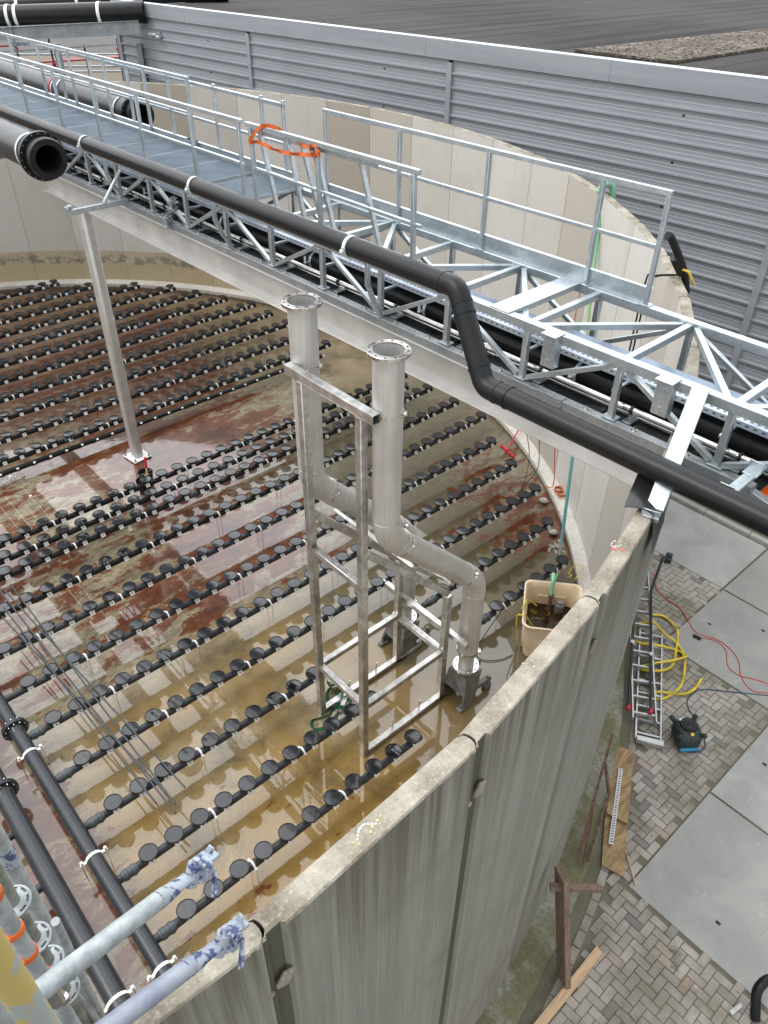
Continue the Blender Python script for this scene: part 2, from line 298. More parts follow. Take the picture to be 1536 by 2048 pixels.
# facade, roof
k = NT('grey_coated_steel_cladding'); v = k.pos; n = k.noise(k.vec(v, (0.6, 0.25, 4)), 1.0, 5); d = k.noise(k.vec(v, (3, 3, 0.4)), 1, 6, 0.65)
z = k.sep(v)[2]
base = k.mix(k.step(n, 0.3, 0.7), (0.285, 0.305, 0.332), (0.34, 0.36, 0.388))
base = k.mix(k.math('MULTIPLY', k.step(d, 0.5, 0.8), 0.2), base, (0.25, 0.25, 0.252))
M['clad'] = k.out(base, k.math('ADD', k.math('MULTIPLY', d, 0.15), 0.38), 0.15)
M['flash'] = simple('pale_grey_metal_flashing', (0.42, 0.45, 0.48), 0.42, 0.3, 0.06, 1)
k = NT('bitumen_roof'); p = k.pos
st = k.noise(k.vec(p, (0.12, 1.6, 1)), 1.0, 8, 0.68); big = k.noise(p, 0.12, 6, 0.6); fine = k.noise(p, 3, 8, 0.75)
w = k.n('TexWave'); w.wave_type = 'BANDS'; w.bands_direction = 'Y'; k.set(w.inputs['Vector'], p); w.inputs['Scale'].default_value = 0.31; w.inputs['Distortion'].default_value = 0.4
base = k.mix(k.step(st, 0.35, 0.7), (0.040, 0.037, 0.036), (0.070, 0.066, 0.064))
base = k.mix(k.math('MULTIPLY', k.step(big, 0.4, 0.65), 0.6), base, (0.085, 0.081, 0.079))
base = k.mix(k.math('MULTIPLY', k.step(w.outputs['Fac'], 0.93, 1.0), 0.5), base, (0.018, 0.017, 0.017))
base = k.mix(k.math('MULTIPLY', k.step(fine, 0.58, 0.75), 0.3), base, (0.12, 0.112, 0.108))
M['roof'] = k.out(base, 0.9, 0, k.bump(fine, 0.3, 0.01), 0.05)
k = NT('roof_gravel'); p = k.pos; vo = k.voro(p, 16); vs = k.voro(p, 30)
base = k.ramp(k.sep(vo['Color'])[0], [(0.0, (0.06, 0.045, 0.036)), (0.5, (0.15, 0.12, 0.095)), (0.85, (0.22, 0.19, 0.155)), (1.0, (0.5, 0.46, 0.4))])
base = k.mix(k.step(k.noise(p, 1.2, 6), 0.4, 0.7), base, (0.10, 0.08, 0.06))
M['gravel'] = k.out(base, 0.95, 0, k.bump(vs['Distance'], 1.0, 0.05))
k = NT('pale_concrete_far_wall'); p = k.pos; n = k.noise(k.vec(p, (1, 1, 0.3)), 0.9, 7, 0.65)
M['far_wall'] = k.out(k.mix(n, (0.55, 0.46, 0.37), (0.74, 0.66, 0.57)), 0.85)
k = NT('asphalt_yard'); p = k.pos; n = k.noise(p, 2, 8, 0.7)
M['asphalt'] = k.out(k.mix(n, (0.055, 0.054, 0.052), (0.11, 0.107, 0.10)), 0.92, 0, k.bump(n, 0.3, 0.01))
k = NT('brown_tank_liquid'); p = k.pos; n = k.noise(p, 5, 6, 0.6, 1.0)
M['liquid'] = k.out(k.mix(k.step(n, 0.56, 0.6), (0.022, 0.012, 0.005), (0.14, 0.085, 0.012)), 0.06)
M['spray_y'] = simple('yellow_spray_paint', (0.48, 0.42, 0.19), 0.8)
M['spray_w'] = simple('white_spray_paint', (0.62, 0.62, 0.60), 0.8)
M['spray_p'] = simple('pink_spray_paint', (0.75, 0.12, 0.09), 0.8)
M['stone'] = simple('broken_pale_stone', (0.40, 0.38, 0.34), 0.9, 0, 0.3, 10, 0.5)
M['tray'] = simple('light_grey_perforated_steel', (0.50, 0.56, 0.64), 0.42, 0.5, 0.1, 4)
M['grate'] = simple('galvanised_grating', (0.30, 0.36, 0.42), 0.45, 0.6, 0.12, 3)
M['deck'] = simple('dark_deck_sheet', (0.045, 0.05, 0.052), 0.3, 0.5, 0.5, 2.5)
M['rubber_sheet'] = simple('black_rubber_sheet', (0.014, 0.014, 0.015), 0.35, 0, 0.3, 6)

# ------------------------------------------------------------------ geometry helpers
FR = {}
class MB:
    def __init__(s): s.v = []; s.f = []; s.mi = []
    def add(s, vs, fs, m=0):
        o = len(s.v); s.v += [Vector(p) for p in vs]; s.f += [[i+o for i in q] for q in fs]; s.mi += [m]*len(fs)
    def box(s, c, d, rot=None, m=0, ch=0.0):
        hx, hy, hz = d[0]/2, d[1]/2, d[2]/2
        ch = min(ch, hx*.45, hy*.45, hz*.45)
        if ch <= 0:
            vs = [(x*hx, y*hy, z*hz) for x in (-1, 1) for y in (-1, 1) for z in (-1, 1)]
            fs = [(0, 1, 3, 2), (4, 6, 7, 5), (0, 4, 5, 1), (2, 3, 7, 6), (0, 2, 6, 4), (1, 5, 7, 3)]
        else:
            vs = []; ix = {}
            for sx in (-1, 1):
                for sy in (-1, 1):
                    for sz in (-1, 1):
                        for a in range(3):
                            p = [sx*hx, sy*hy, sz*hz]
                            for b in range(3):
                                if b != a: p[b] -= (sx, sy, sz)[b]*ch
                            ix[(sx, sy, sz, a)] = len(vs); vs.append(tuple(p))
            fs = []
            for a in range(3):
                b, c2 = (a+1) % 3, (a+2) % 3
                for sg in (-1, 1):
                    q = []
                    for u, w in ((-1, -1), (1, -1), (1, 1), (-1, 1)):
                        t = [0, 0, 0]; t[a] = sg; t[b] = u; t[c2] = w; q.append(ix[(*t, a)])
                    fs.append(q if sg > 0 else q[::-1])
            for a in range(3):            # edges along axis a
                b, c2 = (a+1) % 3, (a+2) % 3
                for u in (-1, 1):
                    for w in (-1, 1):
                        t0 = [0, 0, 0]; t0[b] = u; t0[c2] = w; t1 = list(t0); t0[a] = -1; t1[a] = 1
                        q = [ix[(*t0, b)], ix[(*t1, b)], ix[(*t1, c2)], ix[(*t0, c2)]]
                        fs.append(q if u*w < 0 else q[::-1])
            for sx in (-1, 1):
                for sy in (-1, 1):
                    for sz in (-1, 1):
                        q = [ix[(sx, sy, sz, a)] for a in range(3)]
                        fs.append(q if sx*sy*sz > 0 else q[::-1])
        c = Vector(c)
        if rot is not None: vs = [rot @ Vector(p)+c for p in vs]
        else: vs = [Vector(p)+c for p in vs]
        s.add(vs, fs, m)
    def beam(s, p, q, w, h, m=0, up=(0, 0, 1), ch=0.004):   # along p-q; w across, h along 'up'
        p, q = Vector(p), Vector(q); d = q-p; L = d.length; d.normalize()
        x = d.cross(Vector(up))
        if x.length < 1e-4: x = d.cross(Vector((0, 1, 0)))
        x.normalize(); z = x.cross(d)
        s.box((p+q)/2, (w, L, h), Matrix((x, d, z)).transposed(), m, ch)
    def tube(s, pts, r, n=12, m=0, caps=True):
        pts = [Vector(p) for p in pts]; rr = r if isinstance(r, (list, tuple)) else [r]*len(pts)
        T = []
        for i in range(len(pts)):
            a = pts[max(i-1, 0)]; b = pts[min(i+1, len(pts)-1)]
            t = (b-a); t.normalize(); T.append(t)
        ref = Vector((0, 0, 1)) if abs(T[0].z) < 0.9 else Vector((0, 1, 0))
        N = T[0].cross(ref); N.normalize(); vs = []
        for i, p in enumerate(pts):
            if i:
                ax = T[i-1].cross(T[i])
                if ax.length > 1e-6: N = Quaternion(ax.normalized(), T[i-1].angle(T[i])) @ N
            N = (N-T[i]*N.dot(T[i])).normalized()
            B = T[i].cross(N); k = 1.0
            if 0 < i < len(pts)-1:
                h = (pts[i]-pts[i-1]).angle(pts[i+1]-pts[i], 0)/2; k = 1/max(0.5, math.cos(h))
            for j in range(n):
                a = 2*math.pi*j/n
                vs.append(p+(N*math.cos(a)+B*math.sin(a))*rr[i]*(k if k < 1.03 else 1))
        fs = [(i*n+j, i*n+(j+1) % n, (i+1)*n+(j+1) % n, (i+1)*n+j) for i in range(len(pts)-1) for j in range(n)]
        if caps: fs += [tuple(range(n))[::-1], tuple((len(pts)-1)*n+j for j in range(n))]
        s.add(vs, fs, m)
    def lathe(s, prof, c=(0, 0, 0), axis=(0, 0, 1), n=24, m=0, arc=None):
        ax = Vector(axis).normalized(); ref = Vector((1, 0, 0)) if abs(ax.x) < 0.9 else Vector((0, 1, 0))
        X = (ref-ax*ref.dot(ax)).normalized(); Y = ax.cross(X); c = Vector(c); vs = []; k = len(prof)
        full = arc is None; a0, a1 = (0, 2*math.pi) if full else arc; cnt = n if full else n+1
        ix = {}
        for j in range(cnt):
            a = a0+(a1-a0)*j/n
            for i, (r, z) in enumerate(prof):
                if r == 0 and j: ix[j, i] = ix[0, i]; continue
                ix[j, i] = len(vs); vs.append(c+ax*z+(X*math.cos(a)+Y*math.sin(a))*r)
        fs = []
        for j in range(n):
            j2 = (j+1) % cnt
            for i in range(k-1):
                q = []
                for v_ in (ix[j, i], ix[j2, i], ix[j2, i+1], ix[j, i+1]):
                    if v_ not in q: q.append(v_)
                if len(q) > 2: fs.append(q)
        s.add(vs, fs, m)
    def prism(s, poly, z0, z1, m=0, mt=None, ch=0.0):
        n = len(poly); c = [sum(p[i] for p in poly)/n for i in (0, 1)]
        lo = [(x, y, z0) for x, y in poly]; mid = [(x, y, z1-ch) for x, y in poly]
        s.add(lo+mid, [(i, (i+1) % n, n+(i+1) % n, n+i) for i in range(n)]+[tuple(range(n))[::-1]], m)
        if ch:
            tp = []
            for i in range(n):
                a, b, d = Vector(poly[i-1]), Vector(poly[i]), Vector(poly[(i+1) % n])
                e1 = (b-a).normalized(); e2 = (d-b).normalized(); nn = Vector((-(e1.y+e2.y), e1.x+e2.x))
                if nn.length < 1e-6: nn = Vector((-e1.y, e1.x))
                nn.normalize(); tp.append((b.x+nn.x*ch, b.y+nn.y*ch, z1))
            s.add(mid+tp, [(i, (i+1) % n, n+(i+1) % n, n+i) for i in range(n)], m if mt is None else mt)
        else: tp = mid
        s.add(tp, [tuple(range(n))], m if mt is None else mt)
    def build(s, name, mats, parent=None, world=False, smooth=True, sharp=38):
        if not isinstance(mats, (list, tuple)): mats = [mats]
        vs = s.v
        if world and parent is not None:
            L, rz = FR[parent.name]; iv = Matrix.Rotation(-rz, 3, 'Z'); vs = [iv @ (p-Vector(L)) for p in vs]
        me = bpy.data.meshes.new(name); me.from_pydata([tuple(p) for p in vs], [], s.f)
        for a in mats: me.materials.append(M[a] if isinstance(a, str) else a)
        me.polygons.foreach_set('material_index', s.mi)
        if smooth:
            me.polygons.foreach_set('use_smooth', [True]*len(me.polygons)); me.set_sharp_from_angle(angle=R(sharp))
        me.update(); o = bpy.data.objects.new(name, me); COL.objects.link(o)
        if parent is not None:
            o.parent = parent; FR[o.name] = FR[parent.name]
        else: FR[o.name] = (Vector((0, 0, 0)), 0)
        return o

def tag(o, label=None, cat=None, group=None, kind=None):
    for a, b in (('label', label), ('category', cat), ('group', group), ('kind', kind)):
        if b: o[a] = b
    return o
def thing(name, label, cat, loc=(0, 0, 0), rz=0.0, group=None):
    o = bpy.data.objects.new(name, None); COL.objects.link(o); o.location = loc; o.rotation_euler = (0, 0, rz)
    o.empty_display_size = 0.1; FR[o.name] = (Vector(loc), rz); return tag(o, label, cat, group)
def put(src, parent, loc=(0, 0, 0), rot=None):       # a copy of one part, sharing its mesh
    o = src.copy(); COL.objects.link(o); o.parent = parent; o.location = loc
    if rot is not None: o.rotation_euler = rot
    FR[o.name] = FR[parent.name]; return o
def one(mb, name, mat, label, cat, group=None):       # a thing that is one mesh, origin at its middle
    c = sum(mb.v, Vector())/len(mb.v); c.z = min(p.z for p in mb.v); mb.v = [p-c for p in mb.v]
    o = mb.build(name, mat); o.location = c; FR[o.name] = (c, 0); return tag(o, label, cat, group)
def fillet(pts, r, seg=6):
    pts = [Vector(p) for p in pts]; out = [pts[0]]
    for i in range(1, len(pts)-1):
        a, b, c = pts[i-1], pts[i], pts[i+1]; u = (a-b).normalized(); w = (c-b).normalized()
        ang = u.angle(w); t = min(r/math.tan(ang/2), (a-b).length*.49, (c-b).length*.49)
        if ang > 3.1: out.append(b); continue
        rr = t*math.tan(ang/2); p0 = b+u*t; ctr = b+(u+w).normalized()*(rr/math.sin(ang/2)); p1 = b+w*t
        v0 = p0-ctr; tot = v0.angle(p1-ctr); ax = v0.cross(p1-ctr).normalized()
        for j in range(seg+1): out.append(ctr+Quaternion(ax, tot*j/seg) @ v0)
    out.append(pts[-1]); return out
def spline(pts, seg=6):
    P = [Vector(p) for p in pts]; P = [P[0]*2-P[1]]+P+[P[-1]*2-P[-2]]; out = []
    for i in range(1, len(P)-2):
        a, b, c, d = P[i-1:i+3]
        for j in range(seg):
            t = j/seg
            out.append(0.5*((2*b)+(c-a)*t+(2*a-5*b+4*c-d)*t*t+(3*b-a-3*c+d)*t**3))
    out.append(P[-2]); return out
def RX(a): return Matrix.Rotation(a, 3, 'X')
def RY(a): return Matrix.Rotation(a, 3, 'Y')
def RZ(a): return Matrix.Rotation(a, 3, 'Z')
ORD = ['first', 'second', 'third', 'fourth', 'fifth', 'sixth', 'seventh', 'eighth', 'ninth', 'tenth', 'eleventh', 'twelfth', 'thirteenth', 'fourteenth', 'fifteenth', 'sixteenth', 'seventeenth', 'eighteenth', 'nineteenth', 'twentieth', 'twenty-first', 'twenty-second']
TC = Vector((0.837, 14.796, 0)); RI = 13.16; TH = 0.14; ZT = 6.0

# ------------------------------------------------------------------ setting: ground, tank floor, paving, slabs
b = MB(); b.add([(-300, -60, -.06), (400, -60, -.06), (400, 500, -.06), (-300, 500, -.06)], [(0, 1, 2, 3)])
tag(b.build('ground', 'asphalt'), kind='structure')
b = MB(); b.add([(2, -6, -.014), (14.6, -6, -.014), (14.6, 7.2, -.014), (2, 7.2, -.014)], [(0, 1, 2, 3)])
tag(b.build('bare_soil', 'dirt'), kind='structure')
b = MB(); b.add([TC+Vector((13.1*math.cos(i*math.pi/48), 13.1*math.sin(i*math.pi/48), 0)) for i in range(96)], [tuple(range(96))])
tag(b.build('tank_floor', 'floor', smooth=False), kind='structure')
SLABS = [(5.59, -.52, 2, 2), (7.60, -.52, 2, 2), (9.61, -.52, 1.99, 2), (9.60, 1.49, 1.98, 1.99), (11.60, 1.49, 1.74, 1.99), (11.60, 3.50, 1.74, 2.15), (11.61, -.52, 1.74, 2),
         (5.59, -2.53, 2, 2), (7.60, -2.53, 2, 2)]
for i, (x, y, w, d) in enumerate(SLABS):
    b = MB(); b.box((w/2, d/2, -.07), (w-.012, d-.012, .16), None, 0, .008)
    for hx, hy in ((.22, .5), (.78, .5), (.5, .2), (.5, .85)):
        if w > 1.9 and (i+int(hx*10)) % 2 == 0: b.box((w*hx, d*hy, .0105), (.045, .06, .002), None, 1)
    o = b.build('concrete_slab', ['slab', 'black']); o.location = (x, y, 0.003*(i % 3)); tag(o, kind='structure')
b = MB()
for y in range(-4, 9): b.box((13.42, y*.98+.49, .02), (.12, .97, .16), None, 0, .012)
tag(b.build('kerb_stones', 'slab'), kind='structure')
b = MB(); tones = []; u = .1065
for a in range(-130, 150):
    for c in range(-60, 60):
        ox, oy = a+2*c, a-2*c
        for (px, py, w, d) in ((0, 0, 2, 1), (0, 1, 1, 2)):
            x0, y0 = (ox+px)*u, (oy+py)*u; cx, cy = x0+w*u/2, y0+d*u/2
            if not (2.2 < cx < 13.35 and -1.3 < cy < 6.4): continue
            if (Vector((cx, cy, 0))-TC).length < 13.95: continue
            if any(sx-.02 < cx < sx+sw+.02 and sy-.02 < cy < sy+sd+.02 for sx, sy, sw, sd in SLABS): continue
            g = .007; zt = random.uniform(-.004, .003)+.02*math.sin(cx*1.3)*math.sin(cy*1.7)*.3
            n0 = len(b.f); tl = RX(random.gauss(0, .012)) @ RY(random.gauss(0, .012)) @ RZ(random.gauss(0, .012))
            b.box((cx, cy, zt-.03), (w*u-g, d*u-g, .06), tl, 0, .006)
            tones += [random.choice([random.random(), .3+.6*random.random(), .3+.6*random.random()])]*(len(b.f)-n0)
for i in range(-8, 105):                            # a curved edge course along the footing
    a = R(-92)+i*.2155/13.83
    if a > R(-45): break
    n0 = len(b.f); b.box((TC.x+13.83*math.cos(a), TC.y+13.83*math.sin(a), -.032+random.gauss(0, .002)), (.205, .10, .06), RZ(a+math.pi/2), 0, .006)
    tones += [.25+.5*random.random()]*(len(b.f)-n0)
o = b.build('brick_paving', 'paver', smooth=False); tag(o, kind='structure')
at = o.data.attributes.new('tone', 'FLOAT', 'FACE'); at.data.foreach_set('value', tones)

# ------------------------------------------------------------------ tank wall: precast panels, kerb, footing
tank = thing('concrete_tank_wall', 'round pale concrete tank wall of tall precast panels with a weathered top edge', 'tank wall', TC)
DA = 2*math.pi/56; A0 = R(-90.79); L = 2*RI*math.sin(DA/2)
def panel_poly():
    P = []
    P.append((.002, 0)); P.append((L-.010, 0))
    for j in range(1, 8):
        a = -math.pi/2+math.pi*j/8; P.append((L-.010+.042*math.cos(a), TH/2+TH/2*math.sin(a)))
    P += [(L-.010, TH), (L-.02, TH), (L-.026, TH-.006), (L-.05, TH-.006), (L-.056, TH), (.128, TH), (.112, TH-.03), (.030, TH-.03), (.022, TH-.01), (.002, TH-.01)]
    for j in range(1, 8):
        a = math.pi/2-math.pi*j/8; P.append((.002+.042*math.cos(a), (TH-.01)/2+(TH-.01)/2*math.sin(a)))
    return P
PP = panel_poly()
b = MB(); n = len(PP); zs = [0, ZT-.012]
vs = [(x, -y, z) for z in zs for x, y in PP]; top = []
cx, cy = L/2, TH/2
for x, y in PP: top.append((x, -(y+(.010 if y < .01 else (-.010 if y > TH-.03 else 0))), ZT))
b.v = [Vector(p) for p in vs+top]
for i in range(n):
    j = (i+1) % n; y0, y1 = PP[i][1], PP[j][1]
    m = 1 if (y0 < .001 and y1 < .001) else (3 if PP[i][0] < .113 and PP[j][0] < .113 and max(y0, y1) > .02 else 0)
    b.f.append([j, i, n+i, n+j]); b.mi.append(m); b.f.append([n+j, n+i, 2*n+i, 2*n+j]); b.mi.append(2)
b.f.append([2*n+i for i in range(n)][::-1]); b.mi.append(2)
src = None; PK = [k for k in range(56)]
for k in PK:
    a = A0+DA*k
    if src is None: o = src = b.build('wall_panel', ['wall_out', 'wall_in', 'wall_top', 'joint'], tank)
    else: o = put(src, tank)
    o.location = (RI*math.cos(a), RI*math.sin(a), 0); o.rotation_euler = (0, 0, a+math.pi/2+DA/2)
b = MB(); b.lathe([(12.93, -.02), (12.93, .17), (12.96, .185), (13.13, .235), (13.15, .24)], n=168)
b.build('floor_kerb', 'kerb', tank)
b = MB(); b.lathe([(13.2, .12), (13.58, .10), (13.63, .075), (13.64, -.05)], n=168); b.build('footing', 'footing', tank)
for ja in (-1, 0, 1, 2, 3):                       # cast-in patches beside the joints outside
    a = A0+DA*ja; d = Vector((math.cos(a), math.sin(a), 0)); t = Vector((-d.y, d.x, 0)); b = MB()
    b.box(d*(RI+TH+.004)+t*.085+Vector((0, 0, 5.52)), (.075, .02, .11), RZ(a+math.pi/2) @ RY(.5), 0, .012)
    b.box(d*(RI+TH-.004)+t*.0+Vector((0, 0, 5.45)), (.03, .02, .03), RZ(a+math.pi/2) @ RY(.3), 0, .012)
    b.build('joint_patch', 'wall_top', tank)
def blob(b, x, y, z, r, m=0, n=9):
    a0 = random.random()*6; P = []
    for i in range(n):
        rr = r*random.uniform(.45, 1.15); P.append((x+rr*math.cos(a0+i*6.283/n), y+rr*math.sin(a0+i*6.283/n), z))
    b.add([(x, y, z)]+P, [(0, 1+i, 1+(i+1) % n) for i in range(n)], m)
b = MB()
for x, y, r in ((1.268, 1.60, .011), (1.29, 1.57, .009), (1.40, 1.60, .012), (1.44, 1.61, .011), (1.35, 1.63, .008), (1.375, 1.585, .010), (1.47, 1.62, .009)): blob(b, x, y, ZT+.003, r, 0)
for i in range(10): t = i/9; blob(b, 1.30+.12*t, 1.60+.04*math.sin(t*3.1), ZT+.002, .008, 1)
for x, y, r in ((2.82, 1.80, .011), (2.85, 1.74, .009), (2.88, 1.78, .009), (2.80, 1.76, .008)): blob(b, x, y, ZT+.003, r, 0)
for x, y in ((4.19, 2.07), (4.225, 2.03)): blob(b, x, y, ZT+.003, .018, 2)
for i in range(8): t = i/7*4.0+1; blob(b, 4.245+.045*math.cos(t), 2.10+.03*math.sin(t), ZT+.003, .008, 1)
for x, y in ((6.1, 2.66), (6.12, 2.62)): blob(b, x, y, ZT+.003, .018, 2)
b.build('spray_marks', ['spray_y', 'spray_w', 'spray_p'], tank, world=True)

# ------------------------------------------------------------------ diffuser lines
def disc_mesh(name, memb):
    b = MB()
    b.lathe([(0, -.075), (.03, -.075), (.034, -.03), (.105, -.022), (.121, -.014), (.1225, .004), (.119, .011), (.111, .011), (.109, .004)], n=26, m=0)
    b.lathe([(.109, .004), (.06, .007), (0, .009)], n=26, m=1)
    b.lathe([(.062, -.03), (.062, .03)], (0, 0, -.135), (1, 0, 0), 14, 0)
    b.box((0, -.062, -.118), (.085, .010, .080), RX(R(-34)), 2, .002)
    b.box((0, -.068, -.114), (.018, .002, .014), RX(R(-34)), 0)
    o = b.build(name, ['rim', memb, 'white']); return o
D_DRY = disc_mesh('disc', 'memb').data; D_WET = disc_mesh('disc', 'wet').data
b = MB(); b.lathe([(.058, -.014), (.064, -.014), (.064, .014), (.058, .014)], (0, 0, 0), (1, 0, 0), 14, 0)
for sy in (-1, 1):
    b.box((0, sy*.078, .012), (.03, .036, .006), None, 0, .001); b.tube([(0, sy*.084, .03), (0, sy*.084, -.325)], .005, 6, 1)
    b.box((0, sy*.084, .018), (.016, .016, .010), None, 1, .002)
SUP = b.build('pipe_support', ['white', 'steel_shine']).data
b = MB()
b.lathe([(.055, -.10), (.064, -.10), (.066, -.075), (.074, -.07), (.074, -.03), (.066, -.025), (.066, .025), (.076, .03), (.076, .07), (.064, .075), (.062, .10), (.055, .10)], (0, 0, 0), (1, 0, 0), 16)
CPL = b.build('coupling', 'pvc_blue').data
for o in [o for o in bpy.data.objects if o.name.split('.')[0] in ('disc', 'pipe_support', 'coupling', 'diffuser_line')]: bpy.data.objects.remove(o)
def inst(name, data, parent, loc, rz=0):
    o = bpy.data.objects.new(name, data); COL.objects.link(o); o.parent = parent; o.location = loc; o.rotation_euler = (0, 0, rz); return o
def wetness(x, y):        # a few membranes hold a puddle
    return random.random() < .10
def line(label, y, xs, xe, pitch=.3632, x_from=None, dz=0, support0=2, coup=(), tail=.16, group='rows of disc diffusers on the tank floor', discs=True):
    n = int(round((xe-xs)/pitch)); p = (xe-xs)/max(1, n)
    t = thing('diffuser_line', label, 'diffuser pipe', (xs, y, 0), 0, group)
    b = MB(); x0 = (x_from if x_from is not None else xs-.3)-xs
    b.tube([(x0, 0, .325+dz), (xe-xs+tail, 0, .325+dz)], .055, 14); b.lathe([(0, .0), (.05, .0), (.061, -.01), (.061, -.05)], (xe-xs+tail, 0, .325+dz), (1, 0, 0), 14)
    b.build('pipe', 'pvc' if y < 11 else 'pe', t)
    for i in range(n+1):
        x = i*p
        if discs: inst('disc', D_WET if wetness(xs+x, y) else D_DRY, t, (x+random.uniform(-.006, .006), 0, .46+dz), random.uniform(-.08, .08))
        if (i-support0) % 4 == 0 and i < n: inst('pipe_support', SUP, t, (x+p*.5, 0, .325+dz))
    for cx in coup: inst('coupling', CPL, t, (cx-xs, 0, .325+dz))
    return t
N = 'row of black disc diffusers'
M1X, M2X = .68, .16
line('nearest disc row to the near wall, ending in front of the stainless frame', 4.686, 1.203, 4.853, x_from=M1X, coup=(.93,))
line('second '+N+' from the near wall, ending under the stainless frame', 5.61, 1.2015, 4.86, x_from=M1X, coup=(.93,))
line('third '+N+' from the near wall, ending left of the stainless frame', 6.54, 1.194, 4.50, x_from=M1X, support0=3, coup=(.93,))
line('short '+N+' at the right running past the cream bin', 5.665, 7.75, 9.55, x_from=7.15, support0=0, coup=(7.48,))
line(N+' right of the bent stainless pipe and behind the cream bin', 6.57, 7.35, 10.25, x_from=6.9, support0=2, coup=(7.1,))
ROWS = [(7.45, 1.183, 10.95, 3), (8.38, 1.16, 11.28, 2), (9.28, 1.14, 11.63, 2), (10.19, 1.115, 12.30, 1), (11.10, 1.48, 12.31, 3), (12.02, 1.46, 12.31, 0), (12.47, 1.6, 11.9, 2), (12.94, 1.44, 12.3, 0),
        (15.68, 2.03, 11.95, 1), (16.56, 2.44, 11.93, 2), (17.50, 3.10, 11.94, 0), (18.42, 3.45, 11.94, 2), (19.34, 3.78, 11.95, 1), (20.26, 4.14, 11.53, 3), (21.18, 4.5, 11.13, 2), (22.09, 4.85, 10.76, 0), (23.00, 5.2, 9.99, 1), (23.90, 5.5, 9.23, 2), (24.85, 6.66, 8.13, 3)]
WHERE = {12.47: ', middle of three close together', 12.94: ', beside the black bucket', 15.68: ', behind the column', 24.85: ', short, by the far wall'}
for i, (y, xs, xe, s0) in enumerate(ROWS):
    line('%s row of black discs from the near wall%s' % (ORD[i+3], WHERE.get(y, ', running the full width of the picture' if i == 0 else '')), y, xs, xe, x_from=M1X if y < 10.5 else None, support0=s0,
         coup=[(.9, ), (.9, )][0] if y < 9 else ((5.6+.5*((i*7) % 5),) if y < 14 else (4.9+.33*(i-9), 9.3-.13*(y-16))))
t = thing('spare_pipe', 'bare black pipe with white tags lying beside the row behind the grey column', 'pipe', (2.0, 15.42, 0))
b = MB(); b.tube([(0, 0, .24), (9.6, 0, .24)], .058, 14)
for i in range(27): b.box((.2+i*.3632, -.048, .262), (.05, .02, .04), RX(R(-40)), 1, .002)
b.build('pipe', ['pe', 'white'], t)
# short lines left of the big manifold
for i, y in enumerate((4.35, 5.25, 6.15, 7.05)):
    line(['lowest', 'second lowest', 'third', 'highest'][i]+' short diffuser stub on the left side of the thick manifold, behind the scaffold', y, -1.5, -.42, x_from=-1.7, tail=.58, support0=1, coup=(-.12,), group='diffuser stubs left of the thick manifold')
# manifolds
def manifold(label, x, r, y0, y1, yf, ycl, zc=.36):
    t = thing('air_manifold', label, 'manifold pipe', (x, y0, 0)); b = MB()
    b.tube([(0, 0, zc), (0, y1-y0, zc)], r, 24); b.build('pipe', 'pvc', t)
    b = MB(); yy = yf-y0
    for s in (-1, 1):
        b.lathe([(r, -.02), (r+.022, -.02), (r+.085, -.02), (r+.085, .008), (r+.022, .008), (r, .10)] if s > 0 else [(r, -.10), (r+.022, -.008), (r+.085, -.008), (r+.085, .02), (r, .02)], (0, yy+.022*s, zc), (0, 1, 0), 28)
    fj = b.build('flange_joint', 'pvc', t)
    for j in range(12):
        a = j*math.pi/6; b = MB(); b.tube([(math.cos(a)*(r+.055), yy-.065, zc+math.sin(a)*(r+.055)), (math.cos(a)*(r+.055), yy+.065, zc+math.sin(a)*(r+.055))], .011, 6); b.build('bolt', 'steel_shine', fj)
    for yc in ycl:
        b = MB(); b.lathe([(r+.002, -.02), (r+.008, -.02), (r+.008, .02), (r+.002, .02)], (0, yc-y0, zc), (0, 1, 0), 24)
        for s in (-1, 1):
            b.box((s*(r+.04), yc-y0, zc+.02), (.08, .04, .008), None, 0, .001); b.box((s*(r+.055), yc-y0, zc+.05), (.035, .035, .05), None, 0, .003)
            b.tube([(s*(r+.06), yc-y0, zc+.08), (s*(r+.06), yc-y0, .0)], .007, 6, 1)
        b.build('pipe_clamp', ['white', 'steel_shine'], t)
manifold('slimmer black manifold pipe running across the tank floor beside the disc rows', M1X, .10, 3.4, 13.0, 8.62, (4.33, 6.05, 8.05))
manifold('thicker black manifold pipe with a bolted flange at the left edge', M2X, .125, 3.4, 12.6, 7.72, (4.36,))

# ------------------------------------------------------------------ bridge over the tank (local x across, y along, z up)
BL, BR = (5.70, 0, 0), .0145
def bthing(name, label, cat, group=None): return thing(name, label, cat, BL, BR, group)
br = bthing('service_bridge', 'galvanised steel truss footbridge crossing the tank on grey channel beams', 'bridge')
SA, SB = -1.6, 20.6
for x0, sg in ((0, 1),):
    b = MB()
    b.box((x0+sg*.11, 9.35, 5.70), (.012, 13.2, .40), None, 0, .002)
    b.box((x0+sg*.10, 9.35, 5.494), (.20, 13.2, .014), None, 0, .003)
    b.box((x0+sg*.10, 9.35, 5.895), (.19, 13.2, .014), None, 0, .003)
    for s in (3.6, 6.2, 9.15, 12.3): b.box((x0+sg*.1035, s, 5.695), (.004, .010, .385), None, 0)
    b.build('support_beam', 'steel_beam', br)
for x0 in (.075, 1.345):
    b = MB(); b.beam((x0, 1.78, 5.952), (x0, SB, 5.952), .10, .096, 0); b.build('bottom_chord', 'galv_dark', br)
    b = MB(); b.beam((x0+.04 if x0 < 1 else x0-.04, SA, 6.575), (x0+.04 if x0 < 1 else x0-.04, SB, 6.575), .095, .09, 0); b.build('top_chord', 'galv', br)
b = MB(); b.box((.71, 11.2, 5.93), (1.16, 18.9, .012), None, 0)
